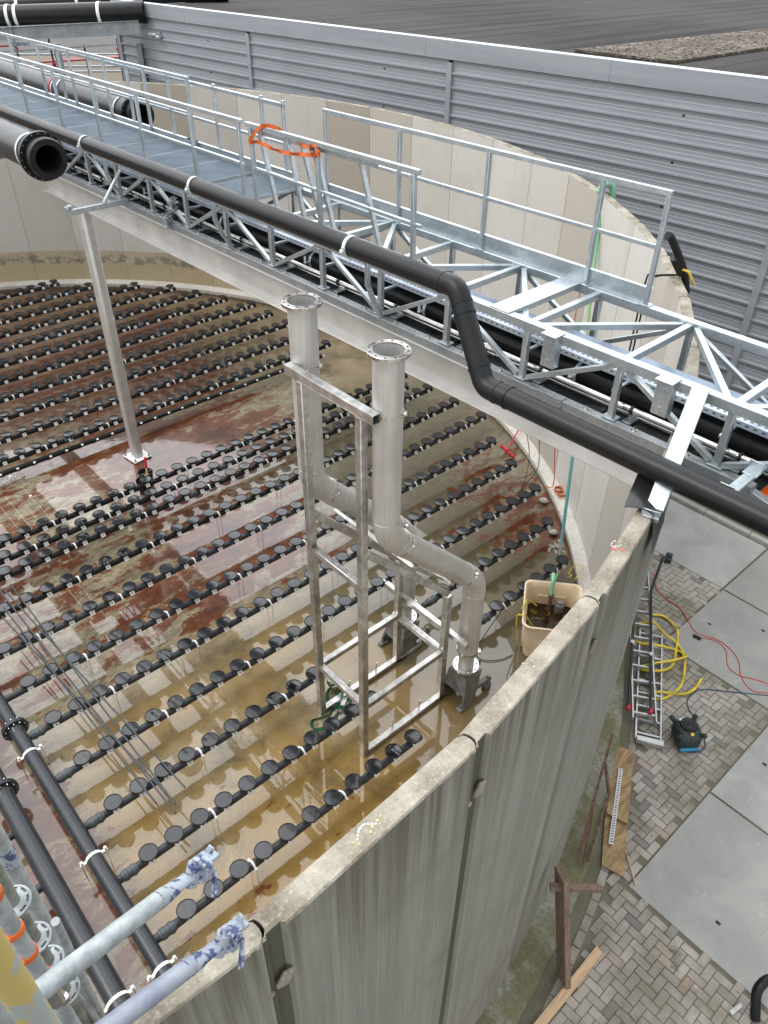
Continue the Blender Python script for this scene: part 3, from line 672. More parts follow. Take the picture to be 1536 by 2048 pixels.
for i in range(18): b.box((.71, 2.4+i*1.0, 5.945), (1.14, .05, .018), None, 0, .002)
b.build('deck_sheet', 'deck', br)
b = MB(); b.tube([(.085, 0, 6.0), (.085, 0, 6.03)], .014, 6); b.box((.085, 0, 6.002), (.06, .06, .006), None, 0, .001)
bolt0 = b.build('deck_bolt', 'steel_shine', br); bolt0.location.y = SA+.3
for i in range(1, 42): put(bolt0, br, (0, SA+.3+i*.53, 0))
SK = [2.15+1.065*k for k in range(-3, 18)]
post = diag_a = diag_b = cross = None
for side, x in ((0, .115), (1, 1.305)):
    for s in SK:
        if post is None:
            b = MB(); b.beam((0, 0, 6.0), (0, 0, 6.53), .06, .06, 0, (0, 1, 0)); b.box((0, 0, 6.012), (.11, .14, .012), None, 0, .002); post = b.build('truss_post', 'galv', br); o = post
        else: o = put(post, br)
        o.location = (x, s, 0)
    for i, s in enumerate(SK[:-1]):
        up = (i % 2 == 1)            # rises towards the far end
        key = diag_a if up else diag_b
        if key is None:
            b = MB(); z0, z1 = (6.03, 6.52) if up else (6.52, 6.03)
            b.beam((0, .06, z0), (0, 1.005, z1), .05, .05, 0); o = b.build('truss_diagonal', 'galv', br)
            if up: diag_a = o
            else: diag_b = o
        else: o = put(key, br)
        o.location = (x, s, 0)
for i, s in enumerate(SK):
    if cross is None:
        b = MB(); b.beam((.16, 0, 6.567), (1.26, 0, 6.567), .07, .07, 0, (0, 0, 1)); cross = b.build('cross_member', 'galv', br); o = cross
    else: o = put(cross, br)
    o.location = (0, s, 0)
    if i % 2 and i < 10:
        b = MB(); b.beam((.17, s-.08, 6.563), (1.25, s-1.0, 6.563), .06, .06, 0); b.build('plan_brace', 'galv', br)
    elif i < 9 and i % 2 == 0:
        b = MB(); b.beam((.17, s-.98, 6.563), (1.25, s-.08, 6.563), .06, .06, 0); b.build('plan_brace', 'galv', br)
b = MB(); b.box((.71, 4.63, 6.628), (1.28, .24, .012), None, 0, .003); b.box((.71, 4.52, 6.60), (1.28, .008, .06), None, 0, .002); b.build('cover_plate', 'galv', br)
for s in (3.93, 2.72):
    b = MB(); b.box((.03, s, 6.626), (.16, .17, .010), None, 0, .002); b.box((.0, s, 6.46), (.010, .15, .34), None, 0, .002); b.box((.04, s-.07, 6.46), (.085, .010, .34), None, 0, .002)
    for zz in (6.36, 6.54): b.tube([(-.012, s, zz), (.0, s, zz)], .014, 8)
    b.build('bracket', 'galv', br)
    b = MB(); b.box((.018, s-.05, 5.93), (.010, .34, .17), None, 0, .002); b.box((.06, s-.05, 6.006), (.09, .34, .010), None, 0, .002)
    for ds in (-.13, .12): b.tube([(.0, s-.05+ds, 5.97), (.014, s-.05+ds, 5.97)], .013, 8)
    b.build('splice_plate', 'galv_dark', br)
# grating
PW, PL = 1.12, .93
b = MB()
for i in range(34): b.box((.16+PW*i/33, PL/2, 6.645), (.004, PL, .030))
for i in range(28): b.box((.16+PW/2, PL*i/27, 6.652), (PW, .005, .012))
for y in (0, PL): b.box((.16+PW/2, y, 6.645), (PW, .006, .034), None, 1)
gs = b.build('grating_panel', ['grate', 'galv'], br, smooth=False); gs.location = (0, 10.42, 0)
for i in range(1, 11): put(gs, br, (0, 10.42+i*.945, 0))
put(gs, br, (0, 9.33, -.008))
# rails
def rail(x, s0, s1, posts, z=7.70, mid=7.20, toe=None, name='handrail'):
    b = MB(); b.beam((x, s0, z), (x, s1, z), .045, .05, 0); b.build(name, 'galv', br)
    b = MB(); b.beam((x, s0+.03, mid), (x, s1-.03, mid), .035, .04, 0); b.build('mid_rail', 'galv', br)
    if toe:
        b = MB(); b.box((x+.02, (s0+s1)/2, 6.70), (.006, abs(s1-s0), .16), None, 0, .001); b.box((x+.04, (s0+s1)/2, 6.785), (.05, abs(s1-s0), .006), None, 0, .001); b.build('toe_board', 'galv', br)
    b = MB()
    for s in posts:
        q = put(rail.src, br, (x, s, 0)) if rail.src else None
        if q is None:
            p = MB(); p.beam((0, 0, 6.60), (0, 0, 7.68), .045, .045, 0, (0, 1, 0)); p.box((.01, 0, 6.625), (.10, .12, .012), None, 0, .002); rail.src = p.build('rail_post', 'galv', br); rail.src.location = (x, s, 0)
rail.src = None
rail(.07, 8.92, 20.6, (9.0, 10.16, 11.61, 13.02, 14.44, 15.9, 17.3, 18.7))
rail(1.29, 3.72, 8.83, (3.74, 4.47, 5.95, 7.37, 8.80), toe=True)
rail(1.27, 12.15, 20.6, (12.2, 13.6, 15.05, 16.5, 17.9, 19.3), toe=True)
rail(1.37, 9.80, 18.2, (9.83, 10.35, 11.6, 13.0, 14.4, 15.85, 17.2), z=7.62, mid=7.12)
b = MB(); b.box((1.31, 11.0, 6.70), (.006, 3.0, .16), None, 0, .001); b.box((1.31, 11.0, 6.785), (.05, 3.0, .006), None, 0, .001); b.build('toe_board', 'galv', br)
# arms under the outer black pipe
def arm(s, zt):
    b = MB(); b.beam((.05, s, 6.0), (-.05, s, 6.22), .05, .05, 0, (0, 1, 0)); b.beam((-.06, s, 6.20), (-.17, s, 6.45), .05, .05, 0, (0, 1, 0)); b.beam((-.17, s, 6.43), (-.17, s, zt), .05, .05, 0, (0, 1, 0)); b.beam((-.17, s, zt-.03), (.08, s, zt-.03), .04, .04, 0)
    b.build('pipe_arm', 'galv', br)
for s in (16.0, 12.55, 9.42, 6.32): arm(s, 6.80)
b = MB(); b.beam((-.95, 12.45, 6.02), (.05, 12.45, 6.02), .07, .08, 0); b.box((-.97, 12.45, 6.03), (.03, .12, .15), None, 0, .003); b.box((-.92, 12.45, 6.10), (.06, .10, .05), None, 0, .003); b.tube([(-.36, 12.45, 6.06), (.02, 12.45, 6.50)], .028, 8); b.build('side_arm', 'galv', br)
b = MB(); b.beam((-.58, 1.80, 6.16), (.16, 1.80, 6.16), .09, .03, 0)
for x in (-.54, -.06): b.box((x, 1.80, 6.18), (.09, .12, .012), None, 0, .002); b.box((x+.045, 1.80, 6.225), (.010, .12, .09), None, 0, .002)
b.box((-.61, 1.80, 6.14), (.06, .09, .06), None, 0, .003); b.tube([(-.642, 1.80, 6.14), (-.636, 1.80, 6.14)], .016, 8)
b.build('side_arm', 'galv', br)
b = MB(); b.beam((.075, 1.86, 5.93), (.075, -.4, 5.42), .08, .09, 0); b.build('end_beam', 'galv', br)
b = MB(); P, Q = Vector((.055, 2.44, 6.65)), Vector((-.86, 2.15, 6.02)); d = (Q-P).normalized()
b.beam(P, Q, .14, .035, 0); b.box(Q+Vector((-.03, -.01, -.01)), (.16, .12, .012), RZ(.3), 0, .002); b.box(Q+Vector((-.09, -.02, .0)), (.012, .14, .10), RZ(.3), 0, .002)
for t in (.07, .9, .94): b.tube([P+d*t+Vector((0, .04, .018)), P+d*t+Vector((0, .04, .022))], .010, 8, 1)
b.build('sloping_leg', ['galv', 'black'], br)
for s, x, z in ((10.95, .05, 6.28), (11.05, -.02, 6.02), (10.1, .3, 6.45)):
    b = MB()
    for k2 in (0, 1):
        b.box((x+.05*k2, s+.06*k2, z), (.10, .012, .20), RZ(.5), 0, .003); b.box((x+.05*k2, s+.06*k2, z+.07), (.10, .09, .012), RZ(.5), 0, .003); b.box((x+.05*k2, s+.06*k2, z-.06), (.10, .09, .012), RZ(.5), 0, .003); b.tube([(x-.05, s+.06*k2, z+.02), (x+.09, s+.06*k2, z+.02)], .018, 8)
    b.build('hinge_bracket', 'galv', br)
# loose railing section standing at the unfinished end, strap around it
ls = bthing('railing_section', 'loose galvanised railing section on the bridge, tied with an orange strap', 'railing')
b = MB(); b.beam((.07, 5.80, 7.69), (.07, 8.82, 7.69), .05, .05, 0); b.beam((.13, 6.5, 7.62), (.13, 8.75, 7.62), .045, .05, 0); b.build('top_rail', 'galv', ls)
b = MB(); b.beam((.07, 5.76, 7.17), (.07, 8.75, 7.20), .035, .035, 0); b.beam((.14, 6.35, 7.14), (.14, 8.6, 7.18), .03, .03, 0); b.build('mid_rail', 'galv', ls)
b = MB(); b.box((.10, 7.45, 6.72), (.006, 2.75, .16), None, 0, .001); b.box((.15, 7.3, 6.66), (.10, 2.5, .006), None, 0, .001); b.build('toe_board', 'galv', ls)
for x0, s0, x1, s1 in ((.07, 8.74, .07, 8.72), (.12, 8.62, .14, 8.35), (.11, 8.05, .13, 7.78), (.12, 7.80, .16, 7.45), (.12, 7.55, .16, 7.25), (.07, 7.44, .07, 7.42), (.13, 6.78, .2, 6.50), (.07, 5.88, .07, 5.86)):
    b = MB(); b.beam((x1, s1, 6.64), (x0, s0, 7.66), .05, .05, 0, (0, 1, 0)); b.build('post', 'galv', ls)
st = bthing('ratchet_strap', 'orange ratchet strap wound around the loose railing posts', 'strap')
def ribbon(pts, w, m=0, tw=0.0):
    b = MB(); P = spline(pts, 7); n = len(P); vs = []
    for i, p in enumerate(P):
        t = (P[min(i+1, n-1)]-P[max(i-1, 0)]).normalized(); u = Vector((0, 0, 1)); u = (u-t*u.dot(t))
        u = u.normalized() if u.length > .05 else Vector((0, 1, 0)); sd_ = t.cross(u); a = tw*math.sin(i*.45)
        e = (u*math.cos(a)+sd_*math.sin(a))*w/2; f = t.cross(e).normalized()*.0015
        vs += [p-e-f, p+e-f, p+e+f, p-e+f]
    fs = []
    for i in range(n-1):
        for j in range(4): fs.append((i*4+j, i*4+(j+1) % 4, (i+1)*4+(j+1) % 4, (i+1)*4+j))
    b.add(vs, fs, m); return b
b = ribbon([(.03, 8.74, 7.50), (.025, 8.61, 7.61), (.03, 8.45, 7.715), (.05, 8.34, 7.74), (.10, 8.2, 7.725), (.12, 8.08, 7.68)], .045, 0, .25)
for q, w_ in (([(.03, 8.72, 7.50), (.04, 8.54, 7.53), (.045, 8.31, 7.505), (.04, 8.11, 7.50), (.045, 7.91, 7.51), (.04, 7.74, 7.53), (.045, 7.53, 7.56), (.035, 7.40, 7.59), (.05, 7.36, 7.58)], .045), ([(.06, 7.80, 7.66), (.03, 7.66, 7.64), (.05, 7.52, 7.63), (.03, 7.42, 7.56)], .04), ([(.07, 7.60, 7.63), (.08, 7.5, 7.50), (.09, 7.42, 7.30)], .03), ([(.06, 7.56, 7.60), (.03, 7.48, 7.67), (.06, 7.39, 7.66), (.03, 7.41, 7.60), (.06, 7.54, 7.58)], .04)):
    r_ = ribbon(q, w_, 0, .7); b.add(r_.v, r_.f, 0)
b.build('webbing', 'orange_strap', st); b = MB(); b.box((.05, 7.50, 7.63), (.03, .06, .035), RX(.3), 0, .006); b.build('ratchet', 'dark_metal', st)

# services inside the truss
ct = bthing('cable_tray', 'pale perforated cable tray running along inside the bridge truss', 'cable tray')
b = MB(); b.box((.56, 9.5, 6.325), (.36, 22, .003)); b.box((.38, 9.5, 6.30), (.003, 22, .055)); b.box((.74, 9.5, 6.345), (.003, 22, .055)); b.box((.388, 9.5, 6.272), (.018, 22, .003))
for i in range(230):
    s = -1.2+i*.062
    for j in range(6): b.add([(.43+j*.05-.007, s-.014, 6.3285), (.43+j*.05+.007, s-.014, 6.3285), (.43+j*.05+.007, s+.014, 6.3285), (.43+j*.05-.007, s+.014, 6.3285)], [(0, 1, 2, 3)], 1)
for i in range(250):
    s = -1.2+i*.075; b.add([(.3775, s-.016, 6.295), (.3775, s+.016, 6.295), (.3775, s+.016, 6.307), (.3775, s-.016, 6.307)], [(0, 1, 2, 3)], 1)
b.build('tray', ['tray', 'black'], ct, smooth=False)
b = MB(); b.beam((.14, .05, 6.255), (.8, .05, 6.255), .035, .03); arm0 = b.build('tray_arm', 'galv', ct); arm0.location.y = SK[0]
for s in SK[1:]: put(arm0, ct, (0, s, 0))
pi_ = bthing('air_pipe', 'fat black pipe lying under the cable tray inside the truss', 'pipe')
b = MB(); b.tube([(.52, SA, 6.09), (.52, SB, 6.09)], .115, 20); b.build('pipe', 'pe', pi_)
b = MB(); b.lathe([(.118, -.02), (.123, -.02), (.123, .02), (.118, .02)], (.52, 0, 6.09), (0, 1, 0), 20); b.box((.36, 0, 6.10), (.09, .04, .010), None, 0, .002); b.box((.33, 0, 6.14), (.010, .04, .09), None, 0, .002)
clip0 = b.build('pipe_clip', 'clamp', pi_); clip0.location.y = -.4
for i in range(1, 11): put(clip0, pi_, (0, -.4+i*2.13, 0))
for x, z, r, lab in ((.27, 6.075, .032, 'thin shiny stainless pipe nearest the truss face inside the bridge'), (.345, 5.985, .026, 'thinner stainless pipe low beside the fat black pipe in the bridge')):
    t = bthing('stainless_pipe', lab, 'pipe'); b = MB(); b.tube([(x, SA, z), (x, SB, z)], r, 14)
    for s in (4.9, 11.2): b.lathe([(r, -.09), (r+.008, -.09), (r+.008, -.03), (r+.014, -.03), (r+.014, .0), (r+.008, .0), (r+.008, .09), (r, .09)], (x, s, z), (0, 1, 0), 14)
    b.build('pipe', 'steel_shine', t)
    if r > .03:
        b = MB(); b.lathe([(r+.001, -.014), (r+.012, -.014), (r+.012, .014), (r+.001, .014)], (x, -.12, z), (0, 1, 0), 14, 1); b.tube([(x, -.12, z-r), (x, -.12, 5.95)], .007, 6, 0); b.box((x, -.12, 5.965), (.16, .09, .02), None, 0, .003)
        st0 = b.build('pipe_stand', ['galv', 'black'], t); st0.location.y = SK[0]
        for s in SK[1:]: put(st0, t, (0, s, 0))
# outer black pipe with its double bend
op = bthing('outer_pipe', 'black plastic pipe clipped along the bridge front that bends down before the tank edge', 'pipe')
pts = [(-.40, SB, 6.92), (-.40, 4.78, 6.93), (-.62, 4.16, 6.21), (-.65, -1.6, 6.24)]
b = MB(); rp = .104; b.tube(fillet(pts, .18, 7), rp, 24)
D = [(Vector(pts[i+1])-Vector(pts[i])).normalized() for i in range(3)]
for i, (k0, k1) in ((1, (-.17, .17)), (2, (-.17, .17))):
    c = Vector(pts[i]); 
    for kk, dd in ((k0, D[i-1]), (k1, D[i])): b.lathe([(rp, -.03), (rp+.005, -.03), (rp+.005, .0), (rp, .004)], c+dd*kk, dd, 24)
for dd, c, e in ((D[1], Vector(pts[1]), .27), (D[2], Vector(pts[2]), .30)): b.lathe([(rp, -.004), (rp+.008, -.006), (rp+.008, .006), (rp, .004)], c+dd*e, dd, 24)
b.build('pipe', 'pe', op)
for s in (16.0, 12.55, 9.42, 6.32):
    b = MB(); b.lathe([(rp+.002, -.022), (rp+.014, -.022), (rp+.014, .022), (rp+.002, .022)], (-.40, s, 6.925), (0, 1, 0), 24)
    b.box((-.525, s, 6.90), (.05, .05, .035), RY(.3), 0, .004); b.box((-.275, s, 6.90), (.05, .05, .035), None, 0, .004); b.tube([(-.53, s, 6.88), (-.53, s, 6.945)], .010, 6); b.box((-.30, s, 6.80), (.30, .05, .02), None, 0, .003)
    b.build('pipe_clip', 'clamp', op)
rs = thing('rubber_sheet', 'black rubber sheet draped over the tank wall edge beneath the bridge leg', 'rubber sheet', (5.1, 2.4, 5.9)); b = MB(); vs = []
for i in range(9):
    for j in range(9):
        u, w = i/8, j/8; x = 4.66+u*.50+.05*w; y = 2.40-.30*w+.17*(u-.5)+.02*u; z = 6.02+.03*math.sin(w*3.1)+.14*u*(1-w)+.02*math.sin(u*7+w*3)-max(0, w-.78)*1.6; vs.append((x, y, z))
vs2 = [(x, y, z-.006) for x, y, z in vs]
b.add(vs+vs2, [(i*9+j, i*9+j+1, i*9+j+10, i*9+j+9) for i in range(8) for j in range(8)]+[(81+i*9+j, 81+i*9+j+9, 81+i*9+j+10, 81+i*9+j+1) for i in range(8) for j in range(8)])
b.build('sheet', 'rubber_sheet', rs, world=True)
# big flanged pipes
def big(label, x, y, z, ro, y1, clamps, dashes=True):
    t = thing('flanged_pipe', label, 'pipe', (x, y, z)); b = MB()
    b.lathe([(ro*.60, y1-y), (ro*.60, -.06), (ro*.66, -.10), (ro*.94, -.10), (ro*.98, -.07), (ro*.98, .02), (ro*.90, .05), (ro*.90, y1-y)], (0, 0, 0), (0, 1, 0), 36)
    b.build('pipe', 'pe', t)
    b = MB(); b.lathe([(ro*.91, .09), (ro*1.17, .09), (ro*1.17, .15), (ro*.91, .15)], (0, 0, 0), (0, 1, 0), 40)
    fl = b.build('flange', 'pe', t)
    for j in range(20):
        a = j*math.pi/10; p = Vector((math.cos(a)*ro*1.09, 0, math.sin(a)*ro*1.09)); b = MB(); b.tube([p+Vector((0, .083, 0)), p+Vector((0, .095, 0))], .008, 8); b.build('bolt', 'galv_dark', fl)
    for yc, m in clamps:
        b = MB(); b.lathe([(ro*.905, -.025), (ro*.93, -.025), (ro*.93, .025), (ro*.905, .025)], (0, yc, 0), (0, 1, 0), 36); b.build('band', m, t)
big('large black flanged pipe end in front of the bridge at the left edge', 4.09, 11.5, 7.05, .272, 21, ((.42, 'clamp'), (2.6, 'clamp')))
big('large black flanged pipe end behind the bridge railing with pale bands', 7.50, 15.5, 6.64, .28, 30, ((.6, 'clamp'), (3.3, 'clamp'), (3.6, 'clamp'), (3.72, 'red')))
t = thing('scaffold_platform', 'scaffold platform with red boards beneath the left flanged pipe', 'scaffold platform', (4.8, 20, 6)); b = MB()
for i in range(5): b.box((4.02+.33*i, 20.9, 6.02), (.30, 8.2, .05), None, 0, .006)
b.build('boards', 'timber', t, world=True)
b = MB(); b.box((4.9, 16.78, 6.10), (1.5, .03, .16), None, 0, .004); b.build('toe_board', 'red_board', t, world=True)
for y in (17.0, 19.0, 21.0, 23.0):
    b = MB(); b.tube([(3.7, y, 5.94), (5.75, y, 5.94)], .03, 10); b.build('ledger', 'blue_paint' if y < 18 else 'sc_zinc', t, world=True)
# column
t = thing('support_column', 'grey steel column standing on a white base plate under the bridge', 'column', (5.60, 14.5, 0), .12)
b = MB(); b.box((0, 0, 2.74), (.21, .25, 5.46), None, 0, .05); b.box((-.106, .035, 2.74), (.004, .05, 5.3), None, 0, .001); b.box((0, -.126, 2.74), (.05, .004, 5.3), None, 0, .001); b.build('shaft', 'steel_beam', t)
b = MB(); b.box((0, 0, .03), (.44, .46, .02), None, 0, .003); bp = b.build('base_plate', 'white', t)
for sx in (-1, 1):
    for sy in (-1, 1):
        b = MB(); b.tube([(sx*.18, sy*.19, .03), (sx*.18, sy*.19, .11)], .012, 8); b.tube([(sx*.18, sy*.19, .04), (sx*.18, sy*.19, .062)], .024, 6); b.build('anchor_bolt', 'iron', bp)

# ------------------------------------------------------------------ stainless frame and pump risers
fr = thing('pipe_support_frame', 'tall welded stainless frame of square tube standing in the tank water', 'steel frame', (5.13, 5.66, 0))
XA, XC, YA, YB = 4.355, 5.91, 6.16, 5.165
def fbar(name, p, q, w=.10, h=.10, up=(0, 0, 1)):
    b = MB(); b.beam(p, q, w, h, 0, up, .008); return b.build(name, 'steel_bar', fr, world=True)
for y in (YA, YB): fbar('tall_post', (XA, y, 0), (XA, y, 5.70), up=(0, 1, 0))
for y in (YA, YB): fbar('short_post', (XC, y, 0), (XC, y, 2.22), up=(0, 1, 0))
b = MB()
w, h, y0, y1, zc = .10, .11, 4.93, 6.42, 5.755
for (cx, cz, sx, sz) in ((XA, zc+h/2-.004, w, .008), (XA, zc-h/2+.004, w, .008), (XA-w/2+.004, zc, .008, h-.016), (XA+w/2-.004, zc, .008, h-.016)): b.box((cx, (y0+y1)/2, cz), (sx, y1-y0, sz), None, 0, .002)
b.build('top_bar', 'steel_bar', fr, world=True)
for z in (3.32, 1.10): fbar('cross_bar', (XA, YA-.05, z), (XA, YB+.05, z), .09, .09)
fbar('cross_bar', (XC, YA-.05, 1.06), (XC, YB+.05, 1.06), .09, .09)
for y in (YA, YB):
    fbar('side_bar', (XA+.05, y, 1.08), (XC-.05, y, 1.08), .09, .09)
    fbar('bottom_bar', (XA+.05, y, .05), (XC+.55, y, .05), .10, .08)
    fbar('sloping_bar', (XA+.05, y, 3.84), (XC-.02, y, 2.28), .10, .10)
fbar('outrigger_bar', (XC+.10, 6.55, 1.40), (XC+.10, 4.80, 1.40), .09, .10)
for x, z in ((5.02, 3.40), (5.74, 2.68)): fbar('cradle_bar', (x, 6.50, z), (x, 4.95, z), .10, .06, (1, 0, 1))
for x in (4.9, 5.45):
    for y in (YA, YB): 
        b = MB(); b.tube([(x, y, .05), (x+.02, y, .30)], .010, 6); b.build('anchor_rod', 'steel_shine', fr, world=True)
b = MB(); b.tube([(5.1, 5.13, 3.28), (5.42, 5.10, 2.96)], .03, 8); b.tube([(5.42, 5.10, 2.96), (5.8, 5.10, 2.60)], .016, 8); b.build('tie_rod', 'galv', fr, world=True)
def riser(label, y, zt):
    t = thing('pump_riser', label, 'steel pipe', (6.27, y, 0)); rp = .160
    X0, X1 = 4.57, 6.27
    pts = [(X0, y, zt), (X0, y, 4.12), (X1, y, 2.42), (X1, y, .98)]
    b = MB(); b.tube(fillet(pts, .52, 12), rp, 36, caps=False)
    b.lathe([(rp, 0), (rp*.80, -.14), (rp*.75, -.18), (rp*.75, -.36)], (X1, y, .98), (0, 0, 1), 36)
    b.tube([(X0, y, zt), (X0, y, 4.6)], rp-.008, 36, caps=False)
    b.build('pipe', 'steel', t, world=True)
    b = MB(); b.lathe([(rp-.006, -.012), (rp-.006, .012), (.216, .012), (.220, .008), (.220, -.024), (.216, -.028), (rp, -.028)], (X0, y, zt), (0, 0, 1), 48)
    for j in range(12):
        a = j*math.pi/6+.13; c = Vector((X0+.192*math.cos(a), y+.192*math.sin(a), zt+.0125)); b.tube([c, c+Vector((0, 0, .001))], .012, 10, 1)
    b.build('top_flange', ['steel_shine', 'black'], t, world=True)
    def band(c, ax, name='pipe_band'):
        b = MB(); b.lathe([(rp+.001, -.02), (rp+.006, -.02), (rp+.006, .02), (rp+.001, .02)], c, ax, 36)
        ax_ = Vector(ax).normalized(); sd_ = Vector((.55, -.83, 0)); sd_ = (sd_-ax_*sd_.dot(ax_)).normalized(); q = Vector(c)+sd_*(rp+.022); tt = ax_.cross(sd_)
        b.tube([q-tt*.045, q+tt*.045], .008, 6); b.tube([q+tt*.02, q+tt*.038], .016, 6); b.box(q-tt*.015, (.04, .04, .03), None, 0, .003)
        b.build(name, 'steel_shine', t, world=True)
    band((X0, y, 5.74), (0, 0, 1)); dd = Vector((1, 0, -1)).normalized()
    c1 = Vector((X0, y, 4.12))+dd*.34; c2 = Vector((X1, y, 2.42))-dd*.34
    band(c1, dd); band(c2, dd); band((X1, y, 1.0), (0, 0, 1))
    for c, ax in (((X0, y, 4.36), (0, 0, 1)), (Vector((X0, y, 4.12))+dd*.24, dd), (Vector((X1, y, 2.42))-dd*.24, dd), ((X1, y, 2.18), (0, 0, 1))):
        b = MB(); b.lathe([(rp, -.004), (rp+.0025, 0), (rp, .004)], c, ax, 36); b.build('weld_seam', 'steel_shine', t, world=True)
    b = MB(); b.lathe([(.10, -.012), (.20, -.012), (.20, .018), (.122, .018)], (X1, y, .64), (0, 0, 1), 36)
    bf = b.build('bottom_flange', 'steel_shine', t, world=True)
    for j in range(8):
        a = j*math.pi/4+.2; c = Vector((X1+.165*math.cos(a), y+.165*math.sin(a), .655)); b = MB(); b.tube([c, c+Vector((0, 0, .025))], .016, 6); b.build('bolt', 'steel_shine', bf, world=True)
    b = MB(); b.lathe([(.20, .0), (.20, -.04), (.17, -.06), (.15, -.14), (0, -.14)], (X1, y, .625), (0, 0, 1), 30)
    for sy in (-1, 1):
        b.add([(X1-.30, y+sy*.24, .0), (X1-.02, y+sy*.22, .0), (X1+.18, y+sy*.15, .57), (X1-.17, y+sy*.15, .57), (X1-.30, y+sy*.27, .0), (X1-.02, y+sy*.25, .0), (X1+.18, y+sy*.18, .57), (X1-.17, y+sy*.18, .57)],
              [(0, 1, 2, 3), (4, 5, 6, 7), (0, 1, 5, 4), (1, 2, 6, 5), (2, 3, 7, 6), (3, 0, 4, 7)])
        b.box((X1-.26, y+sy*.22, .03), (.16, .10, .06), None, 0, .01); b.beam((X1+.1, y+sy*.17, .22), (X1+.42, y+sy*.17, .17), .08, .10, 0, ch=.012)
        b.tube([(X1+.38, y+sy*.17, .14), (X1+.38, y+sy*.17, .26)], .032, 10)
        b.tube([(X1-.28, y+sy*.22, .05), (X1-.28, y+sy*.22, .10)], .022, 6); b.box((X1+.36, y+sy*.17, .05), (.14, .10, .1), None, 0, .015)
    b.add([(X1-.23, y-.195, .24), (X1-.23, y+.195, .24), (X1-.17, y+.165, .57), (X1-.17, y-.165, .57), (X1-.20, y-.195, .24), (X1-.20, y+.195, .24), (X1-.14, y+.165, .57), (X1-.14, y-.165, .57)], [(0, 1, 2, 3), (4, 5, 6, 7), (0, 1, 5, 4), (1, 2, 6, 5), (2, 3, 7, 6), (3, 0, 4, 7)])
    b.box((X1+.12, y, .30), (.05, .34, .50), None, 0, .01); b.box((X1+.2, y, .55), (.16, .16, .12), None, 0, .02)
    b.build('pump_foot', 'iron', t, world=True)
riser('front bent stainless pipe with an open top flange, at the near face of the frame', 5.0, 6.41)
riser('rear bent stainless pipe with an open top flange, at the far face of the frame', 6.38, 6.47)

# ------------------------------------------------------------------ small things inside the tank
t = thing('bucket', 'black builder bucket beside the column holding a red brush', 'bucket', (5.27, 13.42, 0)); b = MB()
b.lathe([(0, .012), (.115, .012), (.145, .30), (.152, .305), (.157, .30), (.155, .27), (.15, .27), (.12, 0), (0, 0)], n=28); b.build('body', 'black', t)
b = MB(); b.tube([Vector((.15*math.cos(a), .02, .29+.09*math.sin(a)*-.4)) for a in [i*math.pi/10 for i in range(11)]], .005, 6); b.build('handle', 'steel_shine', t)
b = MB(); b.lathe([(0, .2), (.126, .2)], n=24); b.build('water', 'liquid', t)
t = thing('bucket', 'second black bucket lying half under the nearby disc row', 'bucket', (5.09, 13.17, 0)); b = MB(); b.lathe([(0, .012), (.115, .012), (.145, .30), (.152, .305), (.157, .30), (.12, 0), (0, 0)], n=28); b.build('body', 'black', t)
b = MB(); b.lathe([(0, .17), (.13, .17)], n=24); b.build('water', 'liquid', t)
t = thing('brush', 'red brush standing in the black bucket', 'brush', (5.27, 13.42, .2)); b = MB(); b.beam((.02, .0, .0), (.06, .04, .16), .035, .02, 0); b.box((.02, 0, 0), (.1, .05, .03)); b.build('handle', 'new_wood', t); b = MB(); b.beam((.06, .04, .15), (.09, .07, .40), .05, .03, 0, ch=.008); b.build('grip', 'red', t)
t = thing('squeegee', 'red floor squeegee leaning by the kerb under the bridge', 'squeegee', (12.09, 9.14, 0)); b = MB(); b.beam((.09, .27, .03), (-.07, -.27, .03), .05, .06, 0, ch=.012); b.box((.01, 0, .06), (.07, .09, .05), RZ(1.3), 0, .01); b.build('head', 'red', t); b = MB(); b.tube([(.01, 0, .06), (.85, .22, .52)], .016, 10); b.build('stick', 'red', t)
b = MB()
t = thing('plastic_bin', 'cream plastic bin with dark water against the near tank wall', 'bin', (8.17, 4.82, 0))
RIM = [(7.40, 4.87), (8.32, 5.56), (8.94, 4.82), (8.02, 4.13)]; c0 = Vector((8.17, 4.845))
def rrect(s, cr, n=6):
    P = [Vector(p) for p in RIM]; P = [c0+(p-c0)*s for p in P]; out = []
    for i in range(4): 
        q = fillet([(*((P[i]+P[i-1])/2), 0), (*P[i], 0), (*((P[i]+P[(i+1) % 4])/2), 0)], cr, n)[1:-1]; out += [(v.x, v.y) for v in q]
    return out[::-1]
prof = [(.80, 0), (.88, .45), (.915, .70), (.95, .72), (1.0, .775), (1.0, .80), (.965, .805), (.93, .79), (.885, .70), (.84, .40), (.77, .04)]
rings = [rrect(s, .14 if z < .7 else .13) for s, z in prof]; n = len(rings[0]); vs = []
for (s, z), rg in zip(prof, rings): vs += [(x, y, z) for x, y in rg]
b = MB(); b.add(vs, [(i*n+j, i*n+(j+1) % n, (i+1)*n+(j+1) % n, (i+1)*n+j) for i in range(len(prof)-1) for j in range(n)]+[tuple((len(prof)-1)*n+j for j in range(n))])
for i in range(4):
    p = Vector(RIM[i]); q = Vector(RIM[(i+1) % 4]); mm = c0+((p+q)/2-c0)*.855; b.box((mm.x, mm.y, .3), ((q-p).length*.5, .03, .5), RZ(math.atan2((q-p).y, (q-p).x)), 0, .01)
b.build('body', 'cream', t, world=True)
b = MB(); rg = rrect(.83, .13); b.add([(x, y, .36) for x, y in rg], [tuple(range(n))]); b.build('water', 'liquid', t, world=True)
